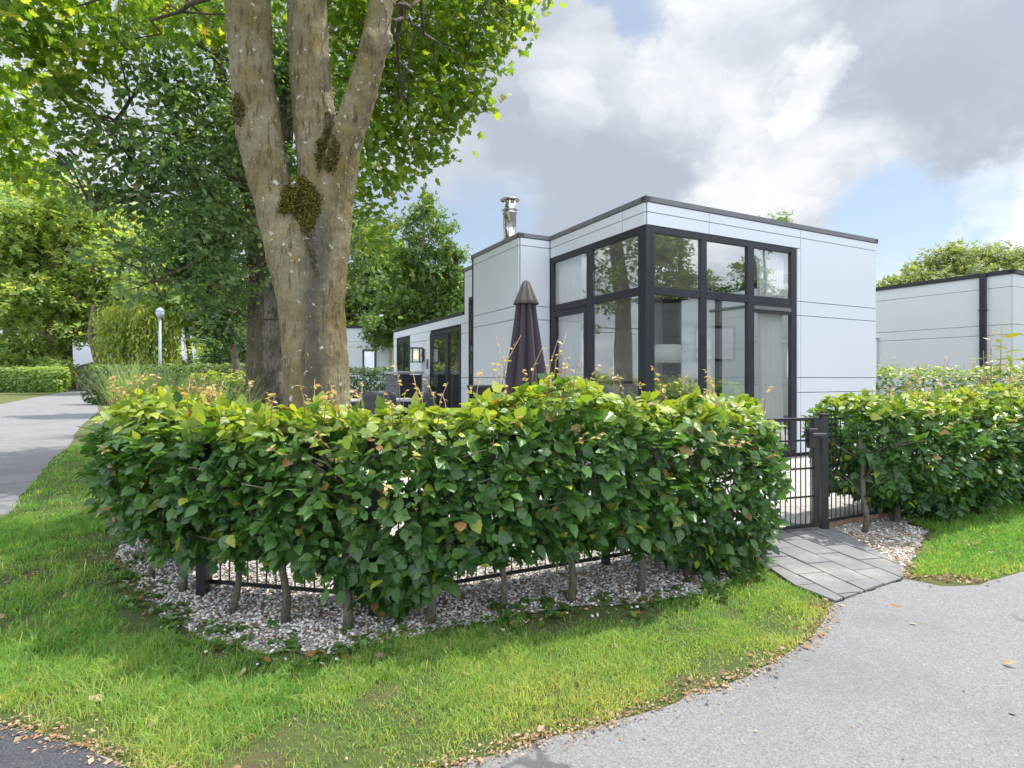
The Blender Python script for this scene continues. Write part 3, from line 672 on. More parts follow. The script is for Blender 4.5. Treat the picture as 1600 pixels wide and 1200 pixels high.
for a, b in ((.78, 1.85), (1.95, 3.0), (3.1, 4.12)): sd_.box(XE-.058, XE+.028, a, b, .25, .33); sd_.box(XE-.058, XE+.028, a, b, 2.77, 2.85)
sdo = sd_.build('added_side_window', M['anth'], chalet)
for a, b in ((.78, 1.85), (1.95, 3.0), (3.1, 4.12)): MB().box(XE-.01, XE-.004, a, b, .33, 2.77).build('glass_pane', M['glass'], sdo)
# narrow window beside the step
sw = MB(); n0, n1 = NW0+.05, NW1-.05; sw.box(WX-.026, WX+.0, NW0, n0, .5, 2.62); sw.box(WX-.026, WX, n1, NW1, .5, 2.62)
for z0, z1 in ((2.56, 2.62), (.5, .56), (1.55, 1.60)): sw.box(WX-.024, WX, n0, n1, z0, z1)
nw = sw.build('narrow_window', M['anth'], chalet); MB().box(WX-.012, WX-.006, n0, n1, .56, 2.56).build('glass_pane', M['glass'], nw)
# wing: glazed double door, window, downpipe
D0, D1 = DY0, DY1; dz = 2.10
df = MB(); xw = WX
for a, b in ((D0, D0+.06), (D1-.07, D1)): df.box(xw-.04, xw+.02, a, b, .04, dz)
df.box(xw-.038, xw+.02, D0+.06, D1-.07, dz-.07, dz); md = D0+(D1-D0)*.40
df.box(xw-.042, xw+.02, md-.06, md+.06, .04, dz-.07)
dr = df.build('door_frame', M['anth'], chalet, .003)
lf = MB(); c0, c1 = md+.06, D1-.07
for a, b in ((c0, c0+.08), (c1-.08, c1)): lf.box(xw-.03, xw+.015, a, b, .05, dz-.075)
lf.box(xw-.028, xw+.015, c0+.08, c1-.08, dz-.16, dz-.075); lf.box(xw-.028, xw+.015, c0+.08, c1-.08, .05, .75)
dl = lf.build('door_leaf', M['anth'], chalet, .003)
MB().box(xw-.012, xw-.006, c0+.08, c1-.08, .75, dz-.16).build('glass_pane', M['glass'], dl)
MB().box(xw-.012, xw-.006, D0+.06, md-.06, .06, dz-.07).build('glass_pane', M['glass'], dr)
MB().bar((xw-.07, c1-.04, 1.0), (xw-.07, c1-.17, 1.0), .018).bar((xw-.07, c1-.04, 1.0), (xw-.03, c1-.04, 1.0), .016).box(xw-.036, xw-.03, c1-.07, c1-.02, .9, 1.1).build('door_handle', M['steel'], dl)
wf = MB()
for a, b in ((WY0, WY0+.07), (WY1-.07, WY1), ((WY0+WY1)/2-.05, (WY0+WY1)/2+.05)): wf.box(xw-.04, xw+.02, a, b, 1.10, 2.15)
wf.box(xw-.037, xw+.02, WY0+.07, WY1-.07, 1.98, 2.148); wf.box(xw-.037, xw+.02, WY0+.07, WY1-.07, 1.103, 1.17)
wfo = wf.build('window_frame', M['anth'], chalet, .003)
for a, b in ((WY0+.07, (WY0+WY1)/2-.05), ((WY0+WY1)/2+.05, WY1-.07)): MB().box(xw-.01, xw-.004, a, b, 1.17, 1.98).build('glass_pane', M['glass'], wfo)
sg = MB(); y_ = wall_t(669.5); sg.box(xw-.03, xw-.022, y_-.06, y_+.06, 1.30, 1.52); sg.build('name_plate', M['charcoal'], chalet)
# stainless flue
fx, fy = hl(.05, 3.0)
fl = MB(); lx, ly = -.25, 3.0; zb = ZT+.01
fl.lathe([(.17, 0), (.165, .10), (.115, .19), (.105, .22), (.105, .58), (.118, .582), (.118, .61), (.105, .612), (.095, .62), (.095, .73)], 28, (lx, ly, zb))
flo = fl.build('flue_pipe', M['steel'], chalet)
cp_ = MB(); cp_.lathe([(.001, 0), (.155, .0), (.16, .010), (.13, .025), (.02, .04), (.001, .04)], 28, (lx, ly, zb+.80)); cp_.lathe([(.11, -.0), (.125, .006), (.125, .014), (.10, .016)], 28, (lx, ly, zb+.64))
for k in range(6):
    a = k*math.pi/3; cp_.bar((lx+.09*math.cos(a), ly+.09*math.sin(a), zb+.70), (lx+.09*math.cos(a), ly+.09*math.sin(a), zb+.81), .018)
cp_.build('rain_cap', M['steel'], flo)
# interior shell
it = MB(); it.box(T, XE-T, T, Y3, .02, .11, 1); it.box(T+.01, XE-T-.01, T+.01, Y3-.01, 2.90, 2.93, 0)
it.box(T+.02, XE-T-.02, 4.55, 4.60, .11, 2.90, 0); it.box(-.38, .0, Y1+.13, Y1+.16, .11, 2.9, 0)
it.box(SX+T+.01, .1, Y1+T, Y2-.05, .02, .11, 1); it.box(SX+T+.01, .1, Y1+T+.03, Y2-.01, 2.90, 2.93, 0)
it.build('interior_shell', [M['intwall'], M['intfloor']], chalet)
def inroom(x, y, z=0): p = hl(x, y); return (p[0], p[1], z)
# curtains: pleated sheets with thickness, tied a little narrower below
def curtain(label, pts0, x0, x1, y0, y1, ztop=2.86, zbot=.14, pleats=9, squeeze=1.0):
    n = pleats*8; rows = 14; V = []; Fc = []
    for r in range(rows+1):
        z = ztop+(zbot-ztop)*r/rows; k = r/rows; sq = 1-(1-squeeze)*math.sin(math.pi*min(1, k*.9)*.9)
        for i in range(n+1):
            t_ = .5+(i/n-.5)*sq; am = .022*(.4+.8*k)*(1+.3*math.sin(i*.37))
            wv = am*math.sin(2*math.pi*pleats*i/n+.8*math.sin(3*k))
            nx, ny = -(y1-y0), (x1-x0); L = math.hypot(nx, ny)
            V.append((x0+(x1-x0)*t_+nx/L*wv, y0+(y1-y0)*t_+ny/L*wv, z))
    for r in range(rows):
        for i in range(n): a = r*(n+1)+i; Fc.append((a, a+1, a+n+2, a+n+1))
    mb = MB(); mb.add(V, Fc, 0, True); o = mb.build('curtain', M['curtain']); o.location = (HC.x, HC.y, 0); o.rotation_euler = (0, 0, ANG)
    s_ = o.modifiers.new('thick', 'SOLIDIFY'); s_.thickness = .003
    return tag(o, label, 'curtain', 'curtains behind the corner glazing')
curtain('white sheer curtain in the left facade, beside the parasol', 0, .10, .10, 1.36, 2.1, pleats=10)
curtain('pale curtain bunched in the right facade window nearest the gate', 0, 1.98, 2.55, .10, .11, pleats=9, squeeze=.82)
fl_ = thing('floor_lamp', 'white drum shade lamp on black tripod behind the corner glass', 'lamp', inroom(.95, .72))
MB().lathe([(.21, 1.30), (.215, 1.30), (.205, 1.54), (.20, 1.54)], 32).lathe([(.02, 1.53), (.20, 1.535)], 32).build('lamp_shade', M['shade'], fl_)
MB().tube([(0, 0, .8), (0, 0, 1.5)], .012).build('pole', M['potwood'], fl_)
for k in range(3):
    a = k*2.094+.4; MB().tube([(0, 0, .86), (.27*math.cos(a), .27*math.sin(a), .11)], [.018, .014]).build('leg', M['potwood'], fl_)
sp_ = thing('potted_plant', 'bushy potted plant standing below the white lampshade', 'plant', inroom(.80, .52))
MB().lathe([(.001, .11), (.10, .11), (.14, .75), (.13, .75), (.001, .7)], 20).build('pot', M['charcoal'], sp_)
n = 420; pp = rng.normal(0, 1, (n, 3))*np.array([.15, .15, .10])+np.array([0, 0, .92])
leaves('foliage', OVATE, pp, rng.normal(0, .6, (n, 3))+np.array([0, 0, .8]), rng.normal(0, 1, (n, 3)), rng.uniform(.05, .1, n), np.stack([rng.uniform(.2, 1, n), rng.uniform(0, .3, n), np.zeros(n)], 1), M['farleaf'], sp_)
kc = thing('kitchen_counter', 'white kitchen cupboards with black worktop along the back wall', 'kitchen unit', inroom(1.9, 4.2), ANG)
MB().box(-1.6, 1.6, -.28, .33, .11, .98).build('cupboard', M['white'], kc, .004); MB().box(-1.63, 1.63, -.31, .34, .98, 1.03).build('worktop', M['counter'], kc, .004)
MB().tube([(-.2, .1, 1.03), (-.2, .1, 1.28), (-.2, .06, 1.33), (-.2, -.03, 1.33), (-.2, -.05, 1.28)], .013, 10).box(-.225, -.175, .075, .125, 1.03, 1.08).build('tap', M['steel'], kc)
sf = thing('armchair', 'white armchair inside, seen low through the corner glass', 'armchair', inroom(1.45, 1.9), ANG+.5)
MB().box(-.35, .35, -.3, .3, .25, .5).build('seat', M['white'], sf, .04); MB().box(-.35, .35, .3, .42, .25, .98).build('backrest', M['white'], sf, .04)
for s_ in (-1, 1): MB().box(s_*.42-.06, s_*.42+.06, -.3, .42, .12, .64).build('armrest', M['white'], sf, .03)
wu = tag(MB().box(-.7, .7, -.02, .02, 1.95, 2.12).box(-.66, .66, -.024, -.02, 1.985, 2.085, 1).build('air_grille', [M['black'], M['white']]), 'black framed white grille high on the inside wall', 'grille')
wu.location = inroom(1.1, 4.5); wu.rotation_euler = (0, 0, ANG)

# wall lantern by the wing door
ly_ = wall_t(663)
lan = thing('wall_lantern', 'lit black box lantern on the white wall beside the glazed door', 'lantern', hl(WX-.03, ly_)+(1.62,), ANG)
mb = MB(); lw_, lh_ = .12, .30
for sx_ in (-1, 1):
    for sy_ in (-1, 1): mb.box(-.17+sx_*lw_-.009, -.17+sx_*lw_+.009, sy_*lw_-.009, sy_*lw_+.009, -lh_/2, lh_/2)
mb.box(-.17-lw_-.012, -.17+lw_+.012, -lw_-.012, lw_+.012, lh_/2, lh_/2+.025); mb.box(-.17-lw_-.012, -.17+lw_+.012, -lw_-.012, lw_+.012, -lh_/2-.02, -lh_/2)
mb.box(-.05, 0.008, -.03, .03, -.03, .03); mb.box(-.006, .008, -.08, .08, -.14, .14)
mb.build('frame', M['black'], lan)
MB().lathe([(.02, -.09), (.045, -.05), (.055, .0), (.03, .06), (.02, .1)], 16, (-.17, 0, 0)).build('bulb', M['bulb'], lan)
gl = MB()
for s_ in (-1, 1): gl.box(-.17-lw_+.01, -.17+lw_-.01, s_*lw_-.002, s_*lw_+.002, -lh_/2, lh_/2); gl.box(-.17+s_*lw_-.002, -.17+s_*lw_+.002, -lw_+.01, lw_-.01, -lh_/2, lh_/2)
gl.build('glass', M['lampglass'], lan)

# ------------------------------------------------------------------ other buildings
def box_house(name, label, corner, ang, L, Wd, zt, mats, dark_trim=True, joints=True, extra=None):
    """local x: along facing-right facade, y: along the other facade"""
    h = thing(name, label, 'chalet', (corner[0], corner[1], 0), ang)
    mb = MB(); mb.box(0, Wd, 0, L, .02, zt-.04, 1); zs = [.06, .9, 1.1, 1.95, 2.15, zt-.30, zt-.05]
    ys = [0.0, .42, .52, 3.0, 3.1, 5.2, L]; ys = [y for y in ys if y <= L]
    clad(mb, 'y', 0, -1, cols([.0, .42, min(3.0, L*.6), L], zs)); clad(mb, 'x', 0, -1, cols([-.022, Wd*.5, Wd], zs))
    clad(mb, 'y', Wd, 1, cols([0, L*.5, L], zs)); clad(mb, 'x', L, 1, cols([0, Wd*.5, Wd], zs))
    mb.build('wall', [mats, M['backing']], h)
    t_ = MB(); trim(t_, [(0, 0), (Wd, 0), (Wd, L), (0, L), (0, 0)], zt-.05, zt+.03, .1); t_.build('roof_trim', M['anth'], h)
    MB().box(.05, Wd-.05, .05, L-.05, zt-.04, zt-.005).build('roof', M['roof'], h)
    return h
KX = PX(1582, 423, 11.1)
rh = box_house('chalet', 'plain white flat-roofed chalet with dark downpipe at the right edge', (KX[0], KX[1]), ANG+.02, 7.5, 4.5, 3.19, M['siding_r'])
MB().box(-.11, -.03, .40, .50, .1, 3.2).box(-.12, -.02, .39, .51, 2.45, 2.48).build('downpipe', M['anth'], rh, .004)
MB().tube([(-.07, 2.55, .1), (-.07, 2.55, 2.02)], .045, 12).lathe([(.07, 0), (.07, .04), (.001, .08)], 12, (-.07, 2.55, 2.02)).build('vent_pipe', M['siding_r'], rh)
lh = thing('chalet', 'distant white chalet front with small dark window, left of the wing', 'chalet', (PX(578, 590, 22)[0], 22, 0), 0)
mb = MB(); mb.box(-2.4, .95, 0, 5, .02, 3.03, 1); clad(mb, 'x', 0, -1, cols([-2.4, -.9, .95], [.06, 1.2, 1.42, 2.28, 2.5, 3.02])); clad(mb, 'y', .95, 1, cols([0, 2.5, 5], [.06, 1.2, 2.28, 3.02])); mb.build('wall', [M['siding'], M['backing']], lh)
MB().box(-2.45, 1.0, -.07, 5.05, 3.03, 3.11).build('roof', M['anth'], lh); MB().box(.76, .9, -.12, -.025, .1, 3.02).build('downpipe', M['beige'], lh)
wfm = MB().box(-.28, -.21, -.05, -.02, 1.15, 2.2).box(.18, .25, -.05, -.02, 1.15, 2.2).box(-.21, .18, -.048, -.02, 2.12, 2.2).box(-.21, .18, -.048, -.02, 1.15, 1.22).build('window_frame', M['charcoal'], lh)
MB().box(-.21, .18, -.032, -.024, 1.22, 2.12).build('glass_pane', M['glass'], wfm)
fh = thing('bungalow', 'low tan bungalow with pale roof far down the left lane', 'house', (PX(172, 590, 55)[0], 55, 0), .15)
MB().box(-4, 4, 0, 6, 0, 2.0).build('wall', M['tan'], fh)
MB().add([(-4.4, -.4, 1.7), (-4.4, 6.4, 1.7), (4.4, 6.4, 1.7), (4.4, -.4, 1.7), (0, -.4, 3.0), (0, 6.4, 3.0)], [(0, 1, 5, 4), (3, 4, 5, 2), (0, 4, 3), (1, 2, 5), (0, 3, 2, 1)]).build('roof', M['rooftile'], fh)
gh = box_house('chalet', 'grey panelled chalet across the lane, outside the right of the frame', (10.6, 6.6), math.radians(-112), 3.8, 7.5, 3.1, M['grey_siding'])
for x0 in (1.2, 3.6):
    f_ = MB().box(x0, x0+1.0, -.05, -.023, 1.5, 2.4).build('window_frame', M['anth'], gh); MB().box(x0+.07, x0+.93, -.058, -.051, 1.57, 2.33).build('glass_pane', M['glass'], f_)

# ------------------------------------------------------------------ terrace furniture
pr = thing('parasol', 'closed aubergine parasol with faded top, standing by the glass corner', 'parasol', PX(822, 0, 6.5)[:2]+(0,))
pr.scale = (.86, .86, .93)
zt_ = 2.34; nn = 96; prof = [(2.36, .035), (2.30, .055), (2.2, .10), (2.12, .135), (1.9, .165), (1.6, .215), (1.3, .27), (1.1, .305), (.95, .32)]
def fold_surf(pf, amp, ribs=8, skew=0.0):
    V = []; Fc = []
    for z, r in pf:
        for k in range(nn):
            a = 2*math.pi*k/nn; g = abs(math.sin(ribs*a/2+skew))**.7
            rr = r*(1-amp*(1-g))+.010*math.sin(17*a+z*2)*r/.3; V.append((rr*math.cos(a), rr*math.sin(a), z+(.03*math.sin(ribs*a) if z < 1.0 else 0)))
    for i in range(len(pf)-1):
        for k in range(nn): Fc.append((i*nn+k, (i+1)*nn+k, (i+1)*nn+(k+1) % nn, i*nn+(k+1) % nn))
    return V, Fc
V, Fc = fold_surf(prof[3:], .52); c_ = MB(); c_.add(V, Fc, 0, True); c_.build('canopy', M['parasol'], pr)
V, Fc = fold_surf([(2.385, .01), (2.36, .05), (2.25, .10), (2.14, .155), (2.09, .178), (2.085, .165)], .22); c_ = MB(); c_.add(V, Fc, 0, True); c_.build('top_cap', M['parasol_top'], pr)
MB().tube([(0, 0, .05), (0, 0, 2.36)], .022, 12).build('pole', M['black'], pr); MB().lathe([(.001, .07), (.05, .07), (.06, .06), (.26, .05), (.27, .009), (.001, .009)], 24).build('base', M['charcoal'], pr)
bt = thing('bar_table', 'black slatted bar-height table beneath the closed parasol', 'table', PX(795, 0, 7.1)[:2]+(0,), .1)
top = MB(); top.box(-.52, .62, -.30, .30, .975, 1.005)
top.build('table_top', M['black'], bt, .004); ap = MB().box(-.42, .52, -.26, -.22, .72, .974).box(-.42, .52, .22, .26, .72, .974); ap.build('apron', M['black'], bt)
for sx_ in (-.42, .52):
    for sy_ in (-.25, .25): MB().box(sx_-.035, sx_+.035, sy_-.035, sy_+.035, .009, .974).build('leg', M['black'], bt)
bp = PX(622, 0, 12.0)[:2]
sb = thing('storage_box', 'dark slatted garden storage box with grey lid against the wing wall', 'storage box', bp+(0,), ANG)
bx = MB(); bx.box(.02, .51, .02, .98, .06, 1.16, 2)
for k in range(9): bx.box(.05, .52, 0, .02, .08+k*.12, .08+k*.12+.112, 0)
for k in range(9): bx.box(0, .02, .05, .99, .08+k*.12, .08+k*.12+.112, 1)
bx.box(-.005, .05, -.005, .05, .05, 1.18, 1); bx.box(.5, .535, -.005, .03, .05, 1.18, 1); bx.build('body', [M['blackwood'], M['box_lit_side'], M['backing']], sb)
MB().box(-.03, .56, -.03, 1.03, 1.185, 1.235).build('lid', M['lid'], sb, .006); MB().box(-.012, -.006, .1, .2, 1.10, 1.14).build('latch', M['steel'], sb)
def chair_at():
    t = thing('garden_chair', '', 'chair', (0, 0, 0), 0, 'charcoal chairs round the garden table')
    V = []; Fc = []; n = 10
    for j in range(7):
        z = .44+.40*j/6
        for i in range(n+1):
            a = (i/n-.5)*2.0; V.append((.25*math.sin(a)*(1-.12*(j/6)**3*abs(math.sin(a))), .23*math.cos(a)+.02+.05*j/6, z+(-.05*(abs(i/n-.5)*2)**4 if j == 6 else 0)))
    for j in range(6):
        for i in range(n): b = j*(n+1)+i; Fc.append((b, b+1, b+n+2, b+n+1))
    mb = MB(); mb.add(V, Fc, 0, True); o = mb.build('backrest', M['charcoal'], t); s = o.modifiers.new('thick', 'SOLIDIFY'); s.thickness = .018
    MB().box(-.24, .24, -.24, .2, .43, .46).build('seat', M['charcoal'], t, .012)
    for sx_ in (-1, 1):
        for sy_ in (-1, 1): MB().tube([(sx_*.19, sy_*.17, .43), (sx_*.24, sy_*.23, .012)], [.016, .012], 8).build('leg', M['black'], t)
    return t
tp_ = PX(600, 0, 9.2)[:2]
gt = thing('garden_table', 'grey garden table between the charcoal chairs beyond the tree', 'table', tp_+(0,), .25)
MB().box(-.75, .75, -.42, .42, .72, .75).build('table_top', M['lid'], gt, .006)
for sx_ in (-.66, .66):
    for sy_ in (-.34, .34): MB().box(sx_-.03, sx_+.03, sy_-.03, sy_+.03, .009, .72).build('leg', M['black'], gt)
ch = chair_at()
spots = [(557, 9.6, .9, 'charcoal chair with square back close beside the tree trunk'), (582, 8.7, -2.7, 'low charcoal chair second from the tree trunk'),
         (627, 9.1, 2.2, 'third charcoal chair, in front of the storage box'), (650, 8.6, -1.9, 'charcoal chair farthest from the tree, nearest the glazed door')]
for i, (px, d, rz, lb) in enumerate(spots):
    p = PX(px, 0, d)[:2]+(0.009,)
    if i == 0: ch.location = p; ch.rotation_euler = (0, 0, rz); ch['label'] = lb; ch.scale = (1, 1, 1.06)
    else:
        c = dup(ch, p, rz, lb)

# ------------------------------------------------------------------ fence and gate
def mesh_panel(mb, a, b, z0, z1, sp=.05):
    a, b = Vector(a), Vector(b); L = (b-a).length; n = max(1, int(L/sp))
    for i in range(n+1):
        p = a+(b-a)*i/n; mb.bar((p.x, p.y, z0-.0), (p.x, p.y, z1), .006)
    for z in np.arange(z0+.005, z1, .2):
        mb.bar((a.x, a.y, z), (b.x, b.y, z), .008, .012)
    mb.bar((a.x, a.y, z1), (b.x, b.y, z1), .01, .012); mb.bar((a.x, a.y, z0), (b.x, b.y, z0), .012, .016)
def post(mb, p, h, wd=.045): mb.box(p[0]-wd/2, p[0]+wd/2, p[1]-wd/2, p[1]+wd/2, 0, h)
fA, fB, fG, fH = (-1.56, 2.86), (-.63, 2.60), (1.60, 3.86), (2.24, 4.07)
fn = thing('wire_fence', 'black wire mesh fence running inside the long front hedge', 'fence', (fA[0], fA[1], 0))
def rel(p, o): return (p[0]-o[0], p[1]-o[1])
def panel(parent, a, b, z0, z1, o): mb = MB(); mesh_panel(mb, rel(a, o), rel(b, o), z0, z1); return mb.build('mesh_panel', M['black'], parent)
panel(fn, (-1.54, 2.90), (-.66, 2.72), .055, .80, fA); panel(fn, (-.60, 2.74), (.55, 3.30), .055, .80, fA); panel(fn, (.55, 3.30), fG, .055, .80, fA); panel(fn, (-2.35, 4.6), fA, .055, .8, fA)
for p in (fA, fB, (.55, 3.33), fG, (-2.35, 4.62)): mb = MB(); post(mb, rel(p, fA), .84, .05); mb.box(rel(p, fA)[0]-.03, rel(p, fA)[0]+.03, rel(p, fA)[1]-.03, rel(p, fA)[1]+.03, .84, .85); mb.build('post', M['black'], fn, .003)
gt_ = thing('garden_gate', 'black wire mesh garden gate with lock box at the paved path', 'gate', fG+(0,))
d_ = (Vector(fH)-Vector(fG)).normalized(); ga = Vector(fG)+d_*.06; gb = Vector(fH)-d_*.075
gm = MB(); mesh_panel(gm, rel(ga, fG), rel(gb, fG), .05, .80, .043); gm.build('mesh_panel', M['black'], gt_)
fm = MB(); g0, g1 = rel(ga, fG), rel(gb, fG)
fm.bar(g0+(.05,), g0+(.80,), .03); fm.bar(g1+(.04,), g1+(.82,), .04); fm.bar(g0+(.05,), g1+(.05,), .026); fm.bar(g0+(.805,), g1+(.805,), .022); fm.build('frame', M['black'], gt_, .003)
lk = MB(); q = Vector(g1)-d_*.03
lk.box(q.x-.045, q.x+.02, q.y-.045, q.y-.0, .60, .74); lk.build('lock_box', M['black'], gt_, .006)
MB().bar((q.x-.04, q.y-.075, .70), (q.x+.06, q.y-.07, .70), .022).bar((q.x+.0, q.y-.075, .70), (q.x+.0, q.y-.03, .70), .02).build('handle', M['charcoal'], gt_, .004)
f2 = thing('wire_fence', 'short black mesh fence with thick post right of the gate', 'fence', fH+(0,))
mb = MB(); post(mb, (0, 0), .83, .048); mb.box(-.03, .03, -.03, .03, .83, .842); mb.box(-.046, -.024, -.03, .0, .66, .80); mb.build('post', M['black'], f2, .003)
mb = MB(); mesh_panel(mb, (.045, .04), (1.9, .94), .06, .80); mb.build('mesh_panel', M['black'], f2)
te = tag(MB().bar((0, 0, .03), (1.75, .86, .03), .03, .06).build('timber_edging', M['timber']), 'brown timber edging board under the short mesh fence', 'edging board'); te.location = (fH[0]+.06, fH[1]+.06, 0)

# ------------------------------------------------------------------ hedges
def hedge(name, label, path, hw, z0, z1, n, size, mat_, stems=(), shoots=0, T=BEECH, lumps=.2, young_lit_top=.75, topfun=None, botfun=None, group=None, dead=.012, stem_r=.018, tips=(), spray=False):
    P = np.array(path, float); seg = np.linalg.norm(np.diff(P, axis=0), axis=1); cum = np.concatenate([[0], np.cumsum(seg)]); L = cum[-1]
    root = thing(name, label, 'hedge', (P[len(P)//2][0], P[len(P)//2][1], 0), 0, group); O = np.array([P[len(P)//2][0], P[len(P)//2][1], 0])
    def frame(s):
        i = np.clip(np.searchsorted(cum, s)-1, 0, len(seg)-1); t = (s-cum[i])/seg[i]
        c = P[i]+(P[i+1]-P[i])*t[:, None]
        s2 = np.clip(s+.15, 0, L); s1 = np.clip(s-.15, 0, L)
        f = lambda q: np.stack([np.interp(q, cum, P[:, 0]), np.interp(q, cum, P[:, 1])], 1)
        d = unit(f(s2)-f(s1)+1e-9); c = f(s); return c, np.stack([-d[:, 1], d[:, 0]], 1), d
    s = rng.uniform(-.02, L+.02, n); th = rng.uniform(0, 2*np.pi, n)
    # superellipse section, sampled evenly enough
    ca, sa = np.cos(th), np.sin(th); k = 1/np.maximum((np.abs(ca)**3.4+np.abs(sa)**3.4)**(1/3.4), 1e-6)
    cx, cz = ca*k, sa*k
    depth = 1-np.abs(rng.normal(0, .16, n))-(rng.uniform(0, 1, n) < .16)*rng.uniform(.1, .6, n)
    depth += lumps*.5*(sn(s*1.0, th*.55, 6.1, .3)+.6*sn(s, th*.9, 15, 1.7)); depth = np.clip(depth, .05, 1.10)
    zt = z1+.05*sn(s, s*0, 4.3, 1.1)+.03*sn(s, s*0, 11, .1); zb = z0+.06*sn(s, s*0, 5.0, .2)+.05*sn(s, s*0, 12, 2.0)
    if topfun is not None: zt = zt+topfun(s/L)
    if botfun is not None: zb = zb+botfun(s/L)
    endt = np.clip(np.minimum(s, L-s)/.22, .0, 1); endw = .45+.55*np.sqrt(endt)
    c, nr, dr = frame(np.clip(s, 0, L))
    zm, hz = (zt+zb)/2, (zt-zb)/2
    w_ = hw*endw*(1-.16*np.maximum(0, -cz))
    pos = np.concatenate([c+nr*(cx*depth*w_)[:, None]+dr*((np.where(s < L/2, -1, 1)*(1-endt)*rng.uniform(0, .14, n))[:, None]), (zm+cz*depth*hz*(.75+.25*endw))[:, None]], 1)
    out = unit(np.concatenate([nr*(cx*1.0)[:, None]+dr*(np.where(s < L/2, -1, 1)*(1-endt))[:, None], (cz*.9)[:, None]], 1))
    nrm = out*.62+np.array([0, 0, .5])+rng.normal(0, .42, (n, 3))
    tip = out*.55+np.array([0, 0, -.55])+dr.repeat(1, 0)[:, [0, 1]].repeat(1, 0) @ np.array([[1, 0, 0], [0, 1, 0]])*rng.normal(0, .9, (n, 1))+rng.normal(0, .35, (n, 3))
    if spray:      # most leaves sit alternately along short side twigs that push out of the clipped face
        k = 7; m_ = int(n*.68)//k; ax = unit(out[:m_]*.9+np.array([0, 0, -.12])+rng.normal(0, .55, (m_, 3))); pn_ = unit(out[:m_]*.45+np.array([0, 0, .8])+rng.normal(0, .38, (m_, 3)))
        sd = unit(np.cross(ax, pn_)); pn_ = np.cross(sd, ax); ln_s = rng.uniform(1.2, 2.4, m_)*size
        q = (np.arange(k)+.3)/k; idx = np.repeat(np.arange(m_), k); tq = np.tile(q, m_); sgn = np.tile([1, -1]*k, m_)[:0]; sgn = np.tile(np.where(np.arange(k) % 2, 1., -1.), m_); sgn[np.arange(m_)*k+k-1] = 0
        p_ = pos[:m_][idx]+ax[idx]*((tq-.55)*ln_s[idx])[:, None]-np.array([0, 0, .18])*((tq**2)*ln_s[idx])[:, None]
        nn = m_*k; pos = np.concatenate([p_, pos[m_:m_+n-nn]]); nrm = np.concatenate([pn_[idx]+rng.normal(0, .22, (nn, 3)), nrm[m_:m_+n-nn]])
        tip = np.concatenate([ax[idx]*.8+sd[idx]*(sgn*1.0)[:, None]+np.array([0, 0, -.15])+rng.normal(0, .15, (nn, 3)), tip[m_:m_+n-nn]])
        g = lambda a: np.concatenate([a[:m_][idx], a[m_:m_+n-nn]]); zb, zt, depth = g(zb), g(zt), g(depth); n = len(pos)
        sprayr = np.concatenate([rng.normal(0, .2, m_)[idx], rng.normal(0, .2, n-nn)])
    else: sprayr = rng.normal(0, .1, n)
    rel_h = (pos[:, 2]-zb)/(zt-zb)
    young = np.clip((rel_h-.78)/.18, 0, 1)*young_lit_top*rng.uniform(0, 1.25, n)*(depth > .75)+(rng.uniform(0, 1, n) < .035)*.6  # young tips, with sunlit hedge top also put into the leaf colour
    col = np.stack([np.clip(rng.normal(.45, .22, n)+sprayr+.35*(rel_h-.5), 0, 1), np.clip(young, 0, 1), (rng.uniform(0, 1, n) < dead)*rng.uniform(.6, 1, n)], 1)  # leaf tone darkens downwards: shade low in the hedge put into colour
    sz = size*rng.uniform(.45, 1.15, n)
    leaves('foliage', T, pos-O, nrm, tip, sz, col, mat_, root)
    # stems with twigs inside the foliage
    for (px_, py_, ln) in stems:
        mb = MB(); top = random.uniform(.78, .9)*z1; lean = ln
        b = Vector((px_, py_, -.01))-Vector(O); pts = []; r_ = stem_r*random.uniform(.85, 1.2)
        for i in range(7):
            t = i/6; pts.append(b+Vector((lean[0]*t+.012*math.sin(i*2.1), lean[1]*t+.01*math.cos(i*1.7), top*t)))
        mb.tube(pts, [r_*1.25]+[r_*(1.05-.6*i/6) for i in range(1, 7)], 9, wob=.10)
        for q in range(12):
            i = random.randint(2, 5); a = random.uniform(0, 6.283); l2 = random.uniform(.15, .34)
            p0 = pts[i]; p1 = p0+Vector((math.cos(a)*l2*.6, math.sin(a)*l2*.6, .12)); p2 = p1+Vector((math.cos(a)*l2*.5, math.sin(a)*l2*.5, .05))
            mb.tube([p0, p1, p2], [.006, .004, .002], 5)
        mb.build('stem', M['stem'], root)
